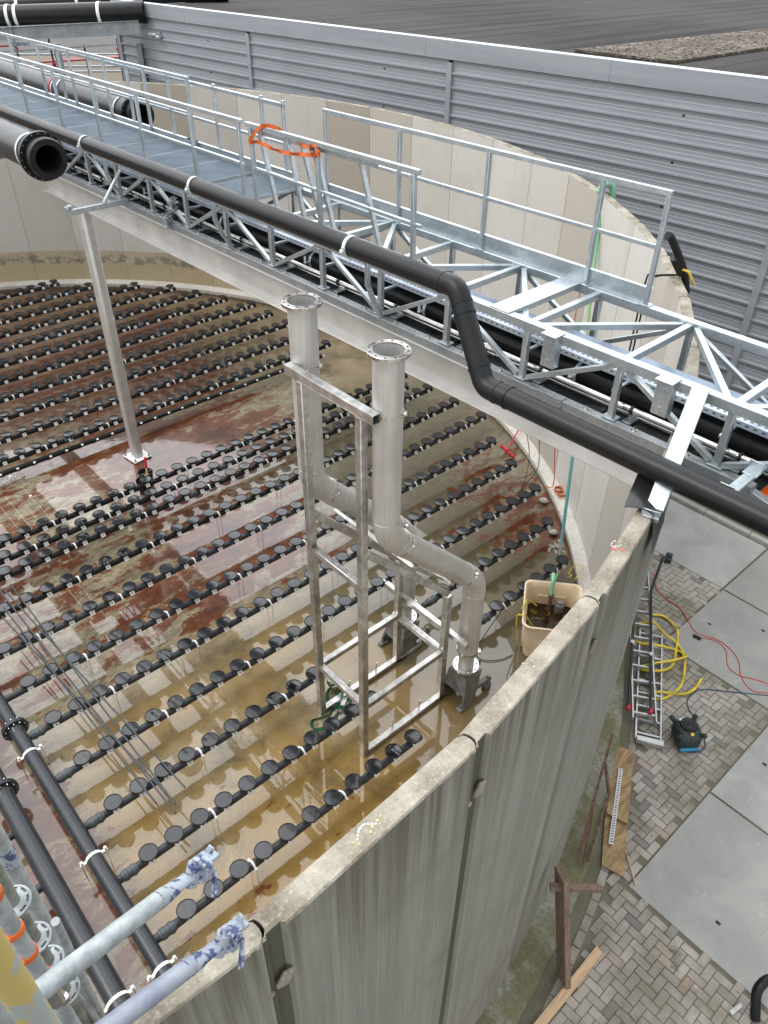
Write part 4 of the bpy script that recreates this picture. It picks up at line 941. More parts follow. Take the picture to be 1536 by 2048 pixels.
t = thing('submersible_pump', 'small submersible pump hanging in the cream bin', 'pump', (8.55, 4.95, .3)); b = MB(); b.lathe([(0, 0), (.07, 0), (.085, .03), (.085, .20), (.06, .23), (.06, .27), (0, .28)], n=18); b.build('body', 'iron', t)
b = MB(); b.lathe([(.035, .0), (.035, .14), (.05, .14), (.05, .19), (.03, .2)], (-.1, .13, .2), n=12); b.tube([(-.1, .13, .05), (-.1, .13, .22)], .03, 10); b.build('outlet', 'rust', t)
b = MB(); b.tube(spline([(8.45, 5.08, .60), (8.46, 5.10, .8), (8.50, 5.13, .93), (8.62, 5.22, .95), (8.72, 5.29, .80), (8.9, 5.4, .35), (9.2, 5.55, .1), (9.5, 5.65, .12)]), .035, 10)
one(b, 'outlet_hose', 'green_hose', 'pale green hose hooked over the rim of the cream bin', 'hose')
b = MB(); b.tube(spline([(9.5, 5.65, .12), (9.72, 5.82, .15), (9.85, 5.93, .5), (10.55, 6.52, 2.6), (11.4, 7.24, 4.5), (11.98, 7.73, 5.95), (12.06, 7.79, 6.1), (12.14, 7.78, 6.12)]), .03, 12)
one(b, 'riser_hose', 'teal', 'teal and yellow hose running up from the tank floor to the far wall top', 'hose')
b = MB(); b.tube(spline([(12.0, 7.84, 6.0), (12.08, 7.80, 6.13), (12.2, 7.74, 6.12), (12.27, 7.72, 5.9), (12.3, 7.7, 5.3)]), .055, 12)
one(b, 'hose_elbow', 'green_hose', 'green hose bend hooked over the far wall top edge', 'hose')
b = MB(); b.tube(spline([(11.75, 7.55, 6.02), (11.72, 7.58, 5.8), (11.62, 7.62, 4.2), (11.58, 7.6, 2.6), (11.5, 7.5, 1.2), (11.45, 7.35, .35), (11.3, 7.5, .3)]), .010, 6)
one(b, 'hanging_cable', 'orange_cable', 'orange cable hanging down the inside of the far tank wall', 'cable')
b = MB()
for i in range(5):
    for cx, cy in ((11.47, 7.22), (11.40, 7.08)): b.tube([(cx+.085*math.cos(a)*(1+.1*i/5), cy+.075*math.sin(a), .26+.012*i) for a in [j*6.283/18 for j in range(19)]], .011, 6, caps=False)
one(b, 'cable_coil', 'orange_cable', 'orange cable coil lying on the kerb beside the teal hose', 'cable coil')
b = MB(); b.tube(spline([(11.1, 7.9, .02), (11.3, 7.95, .1), (11.75, 8.0, .3), (12.15, 8.35, .7), (12.3, 8.5, 1.4), (12.38, 8.55, 2.4)]), .009, 6)
one(b, 'black_cable', 'black', 'thin black cable climbing the wall above the kerb near the red squeegee', 'cable'); b = MB(); b.tube(spline([(10.95, 7.85, .02), (11.5, 8.1, .15), (11.9, 8.4, .5), (12.1, 8.9, 1.2)]), .008, 6)
one(b, 'black_cable', 'black', 'thin black cable lying on the kerb just behind the red squeegee', 'cable')
for q, r_, lab in (([(9.0, 5.0, .8), (9.2, 5.15, .5), (9.55, 5.3, .3), (9.8, 5.35, .35), (9.75, 5.5, .32), (9.5, 5.45, .3), (9.35, 5.3, .45), (9.1, 5.2, .62)], .008, 'thin yellow cord looping over the kerb right of the cream bin'),
        ([(7.62, 5.00, .81), (7.56, 5.09, .78), (7.58, 5.08, .5), (7.62, 5.06, .25), (7.66, 5.05, .02)], .013, 'yellow cord hanging down the outer left side of the cream bin'),
        ([(7.72, 5.10, .81), (7.8, 5.05, .6), (7.85, 4.95, .45)], .011, 'yellow cord hanging into the cream bin at its left rear corner'),
        ([(7.7, 5.12, .82), (7.95, 5.2, .80), (8.12, 5.12, .62)], .011, 'short yellow cord hung over the rear rim of the cream bin')):
    b = MB(); b.tube(spline(q), r_, 6); one(b, 'yellow_cord', 'yellow', lab, 'cord')
b = MB(); b.tube(spline([(7.45, 4.98, .02), (7.2, 5.05, .02), (6.98, 5.25, .02), (7.05, 5.5, .02), (7.3, 5.55, .02), (7.55, 5.6, .1), (7.75, 5.55, .4)]), .008, 6)
one(b, 'floor_cable', 'black', 'thin dark cable looping on the wet floor left of the cream bin', 'cable')
b = MB()
for i in range(60):
    x, y = random.gauss(10.35, .2), random.gauss(6.12, .16)
    if (Vector((x, y, 0))-TC).length > 12.85: continue
    s = random.uniform(.015, .05); b.box((x, y, s*.3), (s*2, s*1.4, s), RZ(random.random()*6) @ RX(random.random()), 0, s*.25)
o = b.build('rubble', 'stone'); tag(o, 'scatter of small broken stones in the corner by the teal hose', 'rubble', kind='stuff')
for x, y, s, lab in ((11.2, 7.35, .11, 'fist sized pale stone on the rusty floor edge below the orange coil'), (10.52, 6.55, .10, 'pale stone lump beside the foot of the teal hose')):
    b = MB(); b.lathe([(0, -.4*s), (.7*s, -.3*s), (s, .1*s), (.6*s, .5*s), (0, .62*s)], (0, 0, .4*s), (.2, .1, 1), 7)
    o = b.build('stone', 'stone', sharp=20); o.location = (x, y, 0); tag(o, lab, 'stone')
rods = [((1.55, 11.6, .52), (1.72, 5.84, .49)), ((1.62, 11.45, .52), (2.0, 6.08, .50)), ((1.45, 11.0, .53), (1.60, 6.15, .48)), ((1.75, 11.5, .53), (1.78, 5.95, .50)), ((1.35, 10.8, .54), (1.80, 5.88, .49))]
for i, (p, q) in enumerate(rods):
    b = MB(); m_ = (Vector(p)+Vector(q))/2-Vector((0, 0, .02)); b.tube(spline([p, m_, q], 8), .013, 8)
    one(b, 'thin_rod', 'pvc', ['long thin grey rod of the bundle, reaching lowest of all', 'long thin grey rod whose end lies farthest right in the bundle', 'long thin grey rod whose end stops short at the left of the bundle', 'long thin grey rod in the middle of the bundle', 'long thin grey rod starting farthest left at the top of the bundle'][i], 'rod', 'thin rods lying across the disc rows')
b = MB()
for q in ([(4.75, 6.45, .05), (4.80, 6.2, .3), (4.62, 6.05, .12), (4.5, 6.2, .03), (4.7, 6.4, .06), (4.9, 6.2, .04), (4.7, 5.95, .05), (4.5, 6.05, .10)], [(4.6, 6.3, .02), (4.45, 6.05, .02), (4.15, 6.12, .02), (4.05, 5.95, .05), (4.25, 5.88, .03), (4.55, 6.0, .03)], [(4.68, 6.5, .28), (4.72, 6.3, .04), (4.85, 6.05, .03), (4.95, 6.3, .05), (4.72, 6.5, .1)]):
    r_ = ribbon(q, .06, 0, 1.0); b.add(r_.v, r_.f)
one(b, 'lifting_strap', 'green_strap', 'green lifting strap lying in a heap at the foot of the frame', 'strap')
b = MB(); b.box((0, 0, .04), (.22, .14, .012), RZ(.6), 0, .003); b.tube([(0, 0, .04), (.02, .0, .14)], .025, 8); o = b.build('base_plate', 'white'); o.location = (4.72, 6.12, 0); tag(o, 'small white plate lying inside the green strap heap', 'plate')
for i, (x, y, lab) in enumerate(((3.05, 15.0, 'upper'), (3.1, 14.05, 'lower'))):
    t = thing('anchor_rods', 'bare threaded rods on the empty rusty floor, %s pair left of the column' % lab, 'threaded rods', (x, y, 0)); b = MB()
    for s in (-1, 1): b.tube([(s*.05, 0, 0), (s*.05, 0, .34)], .006, 6)
    b.box((0, 0, .33), (.15, .03, .006)); b.build('rod_pair', 'steel_shine', t); b = MB(); b.box((-.03, 0, .36), (.05, .04, .05), None, 0, .003); b.build('cap', 'white', t)
for i, (x, y, lab) in enumerate(((4.3, 15.1, 'behind'), (4.4, 14.1, 'left of'), (5.9, 14.9, 'right behind'))):
    t = thing('anchor_rods', 'pair of bare threaded rods standing in the bright puddle %s the column' % lab, 'threaded rods', (x, y, 0)); b = MB()
    for s in (-1, 1):
        b = MB(); b.tube([(s*.05, 0, 0), (s*.05, 0, .34)], .006, 6); b.build('rod', 'steel_shine', t)

# ------------------------------------------------------------------ grey hall with the flat roof
fa = R(4.25); FN = Vector((math.cos(fa), math.sin(fa), 0)); FT = Vector((-math.sin(fa), math.cos(fa), 0))
hall = thing('industrial_hall', 'long grey hall clad in horizontal ribbed steel with a flat dark roof', 'building', FN*16.73, fa)
# hall frame: x away from the tank, y along the facade
pitch = .312; prof = []
z = -.1
while z < 6.95:
    prof += [(0, z), (0, z+.058), (-.005, z+.066), (-.005, z+.070), (0, z+.080), (0, z+.132), (-.005, z+.140), (-.005, z+.144), (0, z+.154), (0, z+.206), (-.005, z+.214), (-.005, z+.218), (.0, z+.228), (.0, z+.256), (-.055, z+.262), (-.055, z+.298), (.0, z+.310)]
    z += pitch
JT = [-12.2, -3.3, 5.16, 13.82, 21.80, 29.33]
for i in range(5):
    y0, y1 = JT[i]+.07, JT[i+1]-.07; b = MB(); n = len(prof)
    b.add([(x, y0, zz) for x, zz in prof]+[(x, y1, zz) for x, zz in prof], [(j, j+1, n+j+1, n+j) for j in range(n-1)])
    for kk in range(6):
        yy = y0+(y1-y0)*.28+.02*kk; b.box((-.004, yy, 6.6-kk*.9), (.02, .05, .04), None, 1, .004)
    b.build('wall_panel', ['clad', 'black'], hall, sharp=25)
for y in JT:
    b = MB(); b.box((-.035, y, 3.4), (.09, .15, 7.1), None, 0, .004); b.build('joint_trim', 'clad', hall)
b = MB()
ys = [-12.2, -6, 0.6, 4.3, 9.4, 14.6, 20.1, 25, 29.45]
for i in range(8):
    y0, y1 = ys[i]+.003, ys[i+1]-.003; ym = (y0+y1)/2; d = y1-y0
    b.box((-.075, ym, 7.22), (.012, d, .40), None, 0, .003); b.box((.06, ym, 7.418), (.28, d, .012), None, 1, .003); b.box((.2, ym, 7.34), (.012, d, .15), None, 0, .002)
b.build('parapet_cap', ['clad', 'flash'], hall)
b = MB(); b.box((-.01, 29.42, 3.65), (.14, .10, 7.5), None, 0, .004); b.build('corner_trim', 'clad', hall)
b = MB(); b.add([(.1, 29.4, -.1), (90, 29.4, -.1), (90, 29.4, 7.2), (.1, 29.4, 7.2)], [(0, 1, 2, 3)]); b.build('side_wall', 'clad', hall)
b = MB(); b.add([(.2, -70, 7.18), (260, -70, 7.18), (260, 29.4, 7.18), (.2, 29.4, 7.18)], [(0, 1, 2, 3)]); b.build('roof', 'roof', hall)
b = MB(); b.add([(260, -70, 7.1), (260, 29.4, 7.1), (260, 29.4, 7.3), (260, -70, 7.3)], [(0, 1, 2, 3)])
b = MB(); P = [(2.4, 12.0-.4), (2.4, 9.05), (6.5, 8.7), (14, 8.6), (40, 10.2), (40, 13.4), (10.8, 10.8+.3)]; P = [(2.2, 11.75), (2.2, 9.1), (5.9, 8.75), (40, 6.2), (40, 8.9), (10.5, 10.6)]
b.prism(P[::-1], 7.19, 7.25, 0)
for i in range(340):
    x = 2.3+abs(random.gauss(0, 6)); y0 = 9.1-(x-2.2)*.075; y1 = 11.7-(x-2.2)*.075-.5*min(1, (x-2.2)/8); y = random.uniform(y0+.05, y1-.05); s = random.uniform(.012, .034)
    b.box((x, y, 7.252), (s*2.2, s*1.6, s), RZ(random.random()*6), 0, s*.2)
b.build('roof_gravel', 'gravel', hall)['kind'] = 'stuff'
b = MB(); b.lathe([(0, .0), (.07, .0), (.10, .03), (.10, .09), (.05, .12), (0, .12)], (-.12, 26.6, 6.55), (0, .2, -1), 16); b.beam((-.02, 26.6, 6.62), (-.12, 26.6, 6.62), .05, .05, 0); b.box((-.14, 26.9, 6.55), (.14, .45, .09), None, 0, .02); b.build('wall_lamp', 'flash', hall)

# ------------------------------------------------------------------ far corner: pipe rack, red platforms, pale wall
t = thing('pale_far_wall', 'pale concrete wall behind the pipe rack in the far left corner', 'wall', (14.6, 41, 0)); b = MB()
p0, p1 = Vector((9.6, 48.5, 0)), Vector((21.5, 37.5, 0)); b.beam((*p0.xy, 2.2), (*p1.xy, 2.2), .3, 4.6, 0)
b.build('wall', 'far_wall', t, world=True)
t = thing('pipe_rack', 'grey steel pipe rack beams and posts in the far left corner', 'pipe rack', (12, 30, 0)); dr = Vector((3.159, -2.433, 0)).normalized()
b = MB(); A = Vector((9.4, 32.2, 6.47)); B_ = Vector((14.3, 28.45, 6.75))
for dz, w in ((.19, .24), (-.19, .24)): b.beam(A+Vector((0, 0, dz)), B_+Vector((0, 0, dz)), w, .02, 0)
b.beam(A, B_, .02, .38, 0); b.beam(A+Vector((0, 0, -.55)), B_+Vector((0, 0, -.45)), .05, .05, 0); b.beam(A+Vector((1, 2, -.2)), B_+Vector((1.5, 2, -.25)), .05, .05); b.build('beam', 'galv_dark', t, world=True)
for q in (.12, .52, .98):
    b = MB(); p = A.lerp(B_, q)+Vector((.3, .6, 0)); b.box((p.x, p.y, 3.1), (.2, .2, 6.2), RZ(.9), 0, .004); b.build('post', 'galv_dark', t, world=True)
def bgpipe(label, p, q, r, cl):
    t = thing('rack_pipe', label, 'pipe', p); b = MB(); b.tube([p, q], r, 28); b.build('pipe', 'pe', t, world=True); d = (Vector(q)-Vector(p)).normalized(); Lq = (Vector(q)-Vector(p)).length
    for f in cl:
        b = MB(); b.lathe([(r+.004, -.05), (r+.02, -.05), (r+.02, .05), (r+.004, .05)], Vector(p)+d*(f*Lq), d, 28); b.build('band', 'white', t, world=True)
bgpipe('thick black pipe with white bands on top of the far left rack', (9.4, 32.9, 6.93), (14.6, 28.5, 7.16), .33, (.33, .37, .78))
bgpipe('second black pipe behind the thick one on the far left rack', (10.6, 34.6, 6.98), (19.0, 30.2, 7.45), .26, (.2, .42, .6))
bgpipe('third black pipe at the back of the far left rack', (11.8, 37.3, 6.9), (20.5, 32.6, 7.6), .26, (.3, .5))
t = thing('lagged_valves', 'silver lagged pipe bends and black flanges at the far left top', 'pipe fittings', (12.3, 36.5, 6.4))
for i in range(4):
    b = MB(); b.tube(spline([(-.9+i*.75, .2-i*.4, .55), (-.6+i*.75, .1-i*.4, .95), (-.1+i*.75, .0-i*.4, .95), (.1+i*.75, -.1-i*.4, .55)]), .16, 14); b.build('bend', 'foil', t)
for i in range(3):
    b = MB(); b.lathe([(.1, -.03), (.3, -.03), (.3, .03), (.1, .03)], (-.4+i*.7, -.4-i*.4, .62), (.3, .8, .5), 20); b.build('flange', 'pe', t)
for i, (p, q, w, lab) in enumerate((((9.5, 37.5, 4.72), (12.9, 34.6, 5.06), .85, 'wide red brown work platform at the far left behind the railing'), ((12.95, 34.55, 5.22), (15.6, 32.5, 5.40), .6, 'short red brown work platform next to the grey hall corner'), ((9.2, 36.0, 5.70), (12.0, 34.3, 5.85), .2, 'narrow red brown board high at the far left edge'))):
    b = MB(); b.beam(p, q, w, .05, 0); one(b, 'work_platform', 'red_board', lab, 'platform', 'red platforms in the far corner')
sc2 = thing('far_scaffold', 'thin tube scaffold with red clips around the far red platforms', 'scaffold', (12, 34, 0))
def fpart(name, m, fn): b = MB(); fn(b); return b.build(name, m, sc2, world=True)
for i in range(6):
    p = Vector((10.0+i*1.0, 35.6-i*.75, 0)); fpart('standard', 'dark_metal', lambda b: b.tube([(p.x, p.y, 3.0), (p.x, p.y, 5.9+.2*(i % 2))], .035, 8))
    fpart('clip', 'red', lambda b: b.box((p.x, p.y, 5.25+.25*(i % 3)), (.13, .13, .13), None, 0, .02))
for i in range(9):
    p = Vector((12.2+i*.42, 33.4-i*.34, 0)); fpart('standard', 'dark_metal', lambda b: b.tube([(p.x, p.y, 3.3), (p.x, p.y, 4.75)], .03, 6))
for z in (3.9, 4.4, 5.15, 5.55): fpart('ledger', 'galv', lambda b: b.tube([(9.6, 36.0, z), (15.2, 31.8, z+.02)], .035, 8))
for z in (4.1, 4.7): fpart('ledger', 'galv', lambda b: b.tube([(9.9, 38.2, z), (15.9, 33.6, z+.05)], .035, 8))
b = MB(); b.tube([(10.86, 31.0, 5.0), (10.9, 31.0, 6.9)], .03, 8); b.lathe([(.02, -.05), (.16, -.04), (.16, .04), (.02, .05)], (10.88, 31.0, 6.25), (0, 0, 1), 10); b.box((11.1, 30.8, 6.25), (.4, .08, .1), RZ(-.7)); b.build('jack', 'blue_paint', sc2, world=True)

# ------------------------------------------------------------------ black hose hooked over the wall top, far right
t = thing('hose_gun', 'black hose nozzle with a yellow clip hooked over the right wall top', 'hose', (9.45, 4.75, 6)); b = MB()
b.tube(spline([(9.05, 4.82, 6.62), (9.12, 4.80, 6.58), (9.38, 4.74, 6.26), (9.52, 4.70, 6.04), (9.60, 4.66, 5.8)]), .05, 10); b.tube([(9.30, 4.79, 6.30), (9.50, 4.74, 6.06)], .06, 10); b.build('grip', 'black', t, world=True)
b = MB(); b.tube(spline([(9.42, 4.70, 6.14), (9.44, 4.62, 6.12), (9.50, 4.58, 6.02), (9.60, 4.58, 5.92)]), .016, 8); b.build('clip', 'mid_yellow', t, world=True)
b = MB(); b.tube(spline([(9.50, 4.72, 6.04), (9.40, 4.86, 6.03), (9.20, 4.98, 6.02), (9.13, 5.02, 5.9), (9.13, 5.03, 4.4)]), .012, 6); b.tube(spline([(9.54, 4.68, 6.04), (9.44, 4.84, 6.02), (9.26, 4.96, 6.01), (9.19, 5.00, 5.9), (9.19, 5.01, 4.4)]), .012, 6); b.build('cords', 'black', t, world=True)
# ------------------------------------------------------------------ scaffold beside the camera
scf = thing('scaffold_tower', 'worn galvanised tube scaffold at the lower left edge of the view', 'scaffold', (-.06, 1.8, 0))
def std(x, y, z0, z1, r, m, name='standard'):
    b = MB(); b.tube([(x, y, z0), (x, y, z1)], r, 20); return b.build(name, m, scf, world=True)
std(-.035, 1.98, .0, 7.3, .030, 'sc_zinc'); std(-.085, 1.83, 0, 7.15, .026, 'sc_dull'); std(-.105, 1.55, 0, 7.72, .026, 'sc_zinc'); std(-.085, .72, 5.5, 8.62, .0245, 'yellow_paint'); std(-.16, 1.72, 0, 7.4, .026, 'sc_zinc'); std(-.15, .86, 5.5, 8.4, .0245, 'sc_zinc')
b = MB(); b.lathe([(0, .09), (.012, .08), (.026, .0)], (-.085, 1.83, 7.15), n=14); b.build('pipe_tip', 'sc_dull', scf, world=True)
for z in (6.90, 6.62, 6.42, 6.15):
    b = MB(); c = Vector((-.085, 1.83, z)); b.lathe([(.027, -.012), (.045, -.006), (.045, .006), (.027, .012)], c, (0, 0, 1), 20); b.lathe([(.055, -.005), (.063, -.005), (.063, .005), (.055, .005)], c, (0, 0, 1), 24)
    for j in range(8):
        a = j*math.pi/4; d = Vector((math.cos(a), math.sin(a), 0)); b.beam(c+d*.040, c+d*.057, .014, .010, 0, (0, 0, 1), .001)
    b.build('rosette', 'sc_zinc', scf, world=True)
for z in (7.42, 7.20, 7.04, 6.86):
    b = MB(); b.lathe([(.0265, -.013), (.0305, -.013), (.0315, .0), (.0305, .013), (.0265, .013)], (-.105, 1.55, z), (0, 0, 1), 18); b.box((-.135, 1.53, z), (.03, .03, .03), RZ(.4), 0, .005); b.build('clip', 'orange', scf, world=True)
b = MB(); b.lathe([(.027, -.05), (.032, -.05), (.032, .05), (.027, .05)], (-.105, 1.55, 6.72), (0, 0, 1), 16); b.box((-.09, 1.54, 6.66), (.05, .03, .04), None, 0, .006); b.build('coupler', 'steel_shine', scf, world=True)
b = MB(); b.lathe([(.0268, -.04), (.0272, -.04), (.0272, .04), (.0268, .04)], (-.105, 1.55, 7.56), (0, 0, 1), 18); b.build('blue_sleeve', 'blue_paint', scf, world=True); b = MB(); b.lathe([(.031, -.05), (.0315, -.05), (.0315, .05), (.031, .05)], (-.035, 1.98, 6.95), (0, 0, 1), 18); b.build('blue_sleeve', 'blue_paint', scf, world=True)
for q in ([(.0, 1.70, 6.85), (-.02, 1.95, 5.2)], [(-.12, 2.05, 6.6), (.0, 1.7, 5.3)]): b = MB(); b.tube(q, .016, 10); b.build('brace', 'sc_zinc', scf, world=True)
b = MB(); b.box((-.12, 1.62, 6.1), (.02, .12, .8), RZ(.3), 0, .004); b.tube([(-.14, 1.66, 6.9), (-.06, 1.63, 5.4)], .02, 10); b.build('ladder_rail', 'sc_dull', scf, world=True)
def ledger(label, p, q, r, body, headm):
    t = thing('scaffold_ledger', label, 'scaffold tube', p); p, q = Vector(p), Vector(q); d = (q-p).normalized(); sd_ = d.cross(Vector((0, 0, 1))).normalized(); u = sd_.cross(d)
    b = MB(); b.tube([p, q-d*.10], r, 20)
    b.build('tube', body, t, world=True)
    b = MB(); n = 20; vs = []
    for k_, (f, sy, su) in enumerate(((0, 1.02, 1.02), (.04, 1.0, .8), (.10, .82, .42), (.20, .80, .36))):
        c = q-d*.13+d*f
        for j in range(n): a = j*2*math.pi/n; vs.append(c+sd_*math.cos(a)*r*sy+u*math.sin(a)*r*su)
    b.add(vs, [(i*n+j, i*n+(j+1) % n, (i+1)*n+(j+1) % n, (i+1)*n+j) for i in range(3) for j in range(n)]+[tuple(3*n+j for j in range(n))]); b.build('flattened_end', headm, t, world=True)
    c = q+d*.05
    b = MB(); b.lathe([(0, -.035), (.022, -.035), (.022, .035), (0, .035)], c-d*.02, u, 14); b.lathe([(0, .035), (.011, .035), (.011, .05), (0, .05)], c-d*.02, u, 10)
    for sg in (-1, 1): b.box(c+d*.035+u*.026*sg, (.085, .05, .012), Matrix((d, sd_, u)).transposed(), 0, .004)
    b.box(c+d*.02+sd_*.02, (.03, .03, .06), Matrix((d, sd_, u)).transposed(), 0, .005)
    wh = b.build('wedge_head', 'blue_paint', t, world=True)
    b = MB(); w = c+d*.055; b.beam(w+u*.055+sd_*.0, w-u*.085-sd_*.03, .022, .006, 0, d, .002); b.beam(w+sd_*.03-u*.02, w+sd_*.075-u*.05-d*.05, .02, .008, 0, d, .002); b.build('wedge', headm, wh, world=True)
ledger('pale galvanised scaffold tube with worn blue wedge head, reaching over the tank', (-.15, 1.03, 7.75), (.335, 1.21, 7.435), .0262, 'sc_zinc', 'blue_paint')
ledger('blue painted scaffold tube with a wedge head, the lower one above the near wall top', (-.10, .935, 7.60), (.31, 1.045, 7.315), .0262, 'blue_thin', 'blue_paint')

# ------------------------------------------------------------------ things on the yard outside the tank
def ladder(label, p, q, side, w, z0, z1, n, group, rung='alu'):
    t = thing('ladder', label, 'ladder', (*p, 0), 0, group); P, Q = Vector((*p, z0)), Vector((*q, z1)); d = (Q-P).normalized(); s_ = Vector((-d.y, d.x, 0)).normalized()*side
    for s in (0, 1):
        b = MB(); b.beam(P+s_*w*s, Q+s_*w*s, .028, .07, 0, (0, 0, 1), .004); b.build('rail', 'alu', t, world=True)
    Lq = (Q-P).length
    for i in range(n):
        b = MB(); c = P+d*(.12+(Lq-.24)*i/(n-1)); b.beam(c, c+s_*w, .035, .05, 0, (0, 0, 1), .004); b.build('rung', rung, t, world=True)
    return t
lad = ladder('long aluminium ladder lying on the pavers beside the tank wall', (7.72, 2.36), (9.72, 3.60), 1, .36, .05, .06, 9, 'ladders beside the tank wall')
ladder('second aluminium ladder on top, reaching farther along the wall foot', (7.95, 2.60), (11.30, 4.95), 1, .34, .13, .16, 13, 'ladders beside the tank wall')
b = MB(); p = Vector((7.72, 2.36, .0)); b.box((7.64, 2.49, .06), (.10, .40, .09), RZ(.555), 0, .01); b.build('end_bar', 'alu', lad, world=True)
def stab(label, pts):
    t = thing('stabiliser_bar', label, 'ladder bar', pts[0], 0, 'black stabiliser bars on the ladders'); b = MB(); b.tube(pts, .022, 10); b.build('tube', 'dark_metal', t, world=True)
    b = MB(); b.lathe([(0, 0), (.03, 0), (.034, .02), (.03, .09), (0, .09)], Vector(pts[0])-Vector((.06, .03, .02)), (1, .4, .1), 12); b.build('foot', 'red', t, world=True)
    b = MB(); c = Vector(pts[0]).lerp(Vector(pts[1]), .42); b.box(c, (.07, .07, .06), None, 0, .006); b.tube([c, c+Vector((.02, -.06, -.02))], .012, 6); b.build('clamp', 'alu', t, world=True)
stab('long black stabiliser bar with a red foot lying on the ladder away from the wall', [(8.04, 2.77, .22), (10.3, 4.23, .24), (11.48, 4.68, .05)])
stab('black stabiliser bar with a red foot close against the wall foot', [(7.88, 3.05, .18), (10.6, 4.72, .22)])
b = MB(); b.box((11.55, 4.60, .06), (.22, .12, .10), RZ(.4), 0, .01); b.box((11.55, 4.60, .13), (.1, .08, .05), RZ(.4), 0, .01); one(b, 'junction_box', 'teal_plastic', 'small dark green box at the far end of the ladders', 'box')
H = [(10.02, 3.96), (10.12, 3.81), (10.07, 3.6), (9.88, 3.41), (9.6, 3.24), (9.26, 3.09), (9.01, 3.09), (8.75, 3.25), (8.8, 3.42), (9.02, 3.3), (9.26, 3.13), (9.48, 3.01), (9.62, 3.11), (9.71, 3.33), (9.70, 3.56), (9.75, 3.8), (9.6, 4.0), (9.28, 3.95), (9.2, 3.7), (9.32, 3.5), (9.58, 3.25), (9.54, 3.07), (9.19, 2.86), (8.81, 2.73), (8.50, 2.82), (8.4, 3.0), (8.52, 2.92), (8.82, 2.65), (9.08, 2.59), (9.34, 2.62)]
b = MB(); P = [(x, y, .03+.035*((i*5) % 4)*(.2 if i < 3 or i > 26 else 1)) for i, (x, y) in enumerate(H)]; b.tube(spline(P, 6), .021, 10)
one(b, 'water_hose', 'yellow', 'yellow hose coiled loosely under and beside the ladders', 'hose')
def cable(name, m, pts, label, r=.010):
    b = MB(); b.tube(spline([(x, y, .012) for x, y in pts], 5), r, 6); return one(b, name, m, label, 'cable')
cable('power_cable', 'red_cable', [(11.0, 4.55), (10.72, 4.34), (10.59, 4.1), (10.55, 3.75), (10.4, 3.51), (10.24, 3.27), (10.25, 3.11), (10.35, 2.88), (10.3, 2.62), (10.16, 2.41), (9.93, 2.26), (9.78, 2.08), (9.76, 1.93), (9.9, 1.77), (10.1, 1.5)], 'red cable snaking across the slabs from the far end of the ladders')
cable('power_cable', 'red_cable', [(10.14, 3.12), (10.25, 3.01), (10.3, 2.85), (10.23, 2.68), (10.01, 2.54), (9.9, 2.43), (9.89, 2.25), (9.97, 2.1), (10.05, 1.94), (10.1, 1.7)], 'second red cable starting at the black plug on the slab')
b = MB(); b.tube([(10.13, 3.09, .03), (10.11, 3.22, .03)], .03, 10); one(b, 'cable_plug', 'black', 'black plug at the end of the red cable on the pale slab', 'plug')
cable('extension_cable', 'blue_cable', [(9.98, 1.6), (9.62, 2.01), (9.37, 2.3), (9.15, 2.52), (8.88, 2.57), (8.7, 2.48), (8.57, 2.3), (8.40, 2.16), (8.35, 2.0), (8.19, 1.91), (8.01, 1.97), (7.88, 2.14)], 'dark blue cable curving from the slabs to the floor dryer')
t = thing('floor_dryer', 'dark teal floor dryer standing on the pavers near the ladder end', 'floor dryer', (8.10, 2.20, 0), .9)
b = MB(); sec = []
n = 18
for (xx, rw, rh, zc) in ((-.20, .13, .10, .11), (-.17, .17, .14, .15), (-.06, .19, .17, .19), (.06, .19, .16, .19), (.15, .16, .13, .16), (.19, .11, .09, .13)):
    sec.append([(xx, rw*math.copysign(abs(math.cos(a))**.6, math.cos(a)), zc+rh*math.copysign(abs(math.sin(a))**.6, math.sin(a))) for a in [j*2*math.pi/n for j in range(n)]])
b.add([p for s in sec for p in s], [(i*n+j, i*n+(j+1) % n, (i+1)*n+(j+1) % n, (i+1)*n+j) for i in range(len(sec)-1) for j in range(n)]+[tuple(range(n)), tuple((len(sec)-1)*n+j for j in range(n))])
for sx in (-1, 1):
    for sy in (-1, 1): b.beam((sx*.13, sy*.13, .26), (sx*.19, sy*.20, .33), .07, .06, 0, ch=.02)
b.build('body', 'teal_plastic', t)
b = MB(); b.lathe([(.13, 0), (.12, .03), (.07, .012), (.03, .03), (0, .035)], (.0, 0, .345), n=22); b.lathe([(.0, .04), (.02, .04), (.02, .05), (0, .05)], (0, 0, .345), n=12); b.build('fan_guard', 'black', t)
b = MB(); b.box((-.205, 0, .05), (.05, .28, .05), None, 0, .012); b.build('outlet_lip', 'cyan', t)
b = MB(); b.lathe([(0, .0), (.025, 0), (.025, .012), (0, .012)], (-.15, .0, .325), (-.4, 0, 1), 12); b.build('knob', 'mid_yellow', t)
b = MB(); b.box((.10, .07, .352), (.04, .07, .004)); b.build('sticker', 'white', t)
def slabby(name, mat, pts, z, th, label, cat, group=None, tilt=0):
    b = MB(); n = len(pts); zz = [z+tilt*(i in (2, 3)) for i in range(n)]
    b.add([(x, y, w) for (x, y), w in zip(pts, zz)]+[(x, y, w+th) for (x, y), w in zip(pts, zz)], [tuple(range(n))[::-1], tuple(n+i for i in range(n))]+[(i, (i+1) % n, n+(i+1) % n, n+i) for i in range(n)])
    return one(b, name, mat, label, cat, group)
slabby('plywood_board', 'ply', [(6.58, 2.49), (6.36, 2.01), (5.64, 1.57), (5.55, 1.85)], .02, .02, 'lower stained plywood board lying at the wall foot under the other', 'board', 'plywood boards at the wall foot')
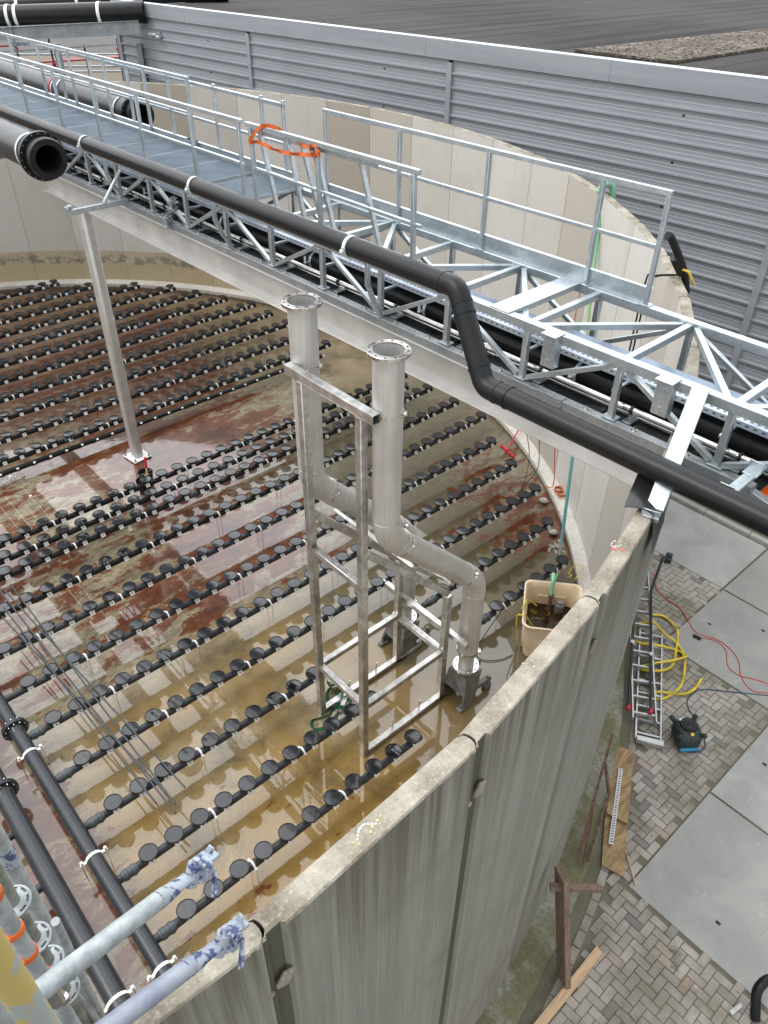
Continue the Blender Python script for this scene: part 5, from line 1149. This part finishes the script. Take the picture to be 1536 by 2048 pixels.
slabby('plywood_board', 'ply', [(7.22, 2.82), (7.29, 2.53), (6.26, 1.95), (6.18, 2.23)], .055, .02, 'upper stained plywood board resting on the other board', 'board', 'plywood boards at the wall foot', .02)
b = MB(); b.beam((6.90, 2.50, .11), (5.85, 1.93, .085), .06, .012, 0, ch=.001)
for i in range(30): q = Vector((6.88, 2.49, .119)).lerp(Vector((5.88, 1.945, .096)), i/29); b.box(q, (.012, .034, .001), RZ(.5), 1)
c = sum(b.v, Vector())/len(b.v); b.v = [p-c for p in b.v]; o = b.build('slotted_strip', ['alu', 'black']); o.location = c; tag(o, 'slotted grey metal strip lying along the plywood boards', 'metal strip')
slabby('wood_plank', 'new_wood', [(4.68, 1.30), (4.66, 1.20), (3.30, 1.17), (3.30, 1.27)], .01, .045, 'pale new pine plank lying on the pavers', 'plank')
slabby('wood_splinter', 'new_wood', [(5.98, 1.78), (5.96, 1.77), (5.66, 1.42), (5.68, 1.42)], .02, .02, 'thin splinter of wood on the pavers beside the plywood', 'stick')
t = thing('timber_prop', 'brown timber prop leaning on the outer tank wall with a short crosspiece', 'timber', (4.12, 1.33, 0)); b = MB()
b.beam((4.10, 1.33, 0), (4.245, 1.775, 1.62), .24, .07, 0, (.9, -.4, .3), .004); b.build('upright', 'timber', t, world=True)
b = MB(); b.beam((4.11, 1.80, 1.47), (4.50, 1.42, 1.48), .07, .07, 0, ch=.004); b.build('crosspiece', 'timber', t, world=True)
t = thing('rusty_frame', 'rusty bent steel bar frame leaning at the tank wall foot', 'steel frame', (6, 2.3, 0)); b = MB()
for p, q in (((7.0, 2.80, .5), (5.85, 2.32, .6)), ((5.85, 2.32, .6), (5.17, 2.02, .45)), ((6.54, 2.60, .5), (6.40, 2.36, .15)), ((6.40, 2.36, .15), (5.40, 1.98, .15)), ((5.82, 2.30, .6), (5.30, 1.97, .15)), ((5.60, 2.2, .5), (5.42, 2.1, .42))): b.beam(p, q, .035, .035, 0, ch=.002)
b.build('bars', 'rust', t, world=True)
b = MB(); b.tube(spline([(5.95, -.9, .25), (5.85, -.5, .32), (5.70, -.25, .36), (5.52, -.2, .30), (5.42, -.28, .12), (5.38, -.33, .02)]), .055, 14); one(b, 'drain_pipe', 'pe', 'curved black pipe end at the lower right corner of the yard', 'pipe')
b = MB(); b.beam((5.40, -.16, .03), (5.22, -.12, .03), .05, .02); one(b, 'metal_offcut', 'alu', 'short metal strip beside the curved black pipe', 'metal strip')
t = thing('barrier_block', 'orange plastic barrier standing at the kerb beyond the wall', 'barrier', (14.6, 4.5, 0)); b = MB()
for y in (-.75, -.25, .25, .75): b.box((0, y, .12), (.45, .28, .24), None, 0, .03)
b.box((0, 0, .30), (.42, 2.0, .14), None, 0, .03); b.box((.05, 0, .62), (.28, 2.0, .56), None, 0, .04)
for y in (-.8, -.45, -.1, .25, .6): b.box((-.10, y, .62), (.06, .05, .5), None, 0, .012)
b.box((.05, 0, .92), (.34, 2.0, .08), None, 0, .02); b.build('body', 'orange', t)
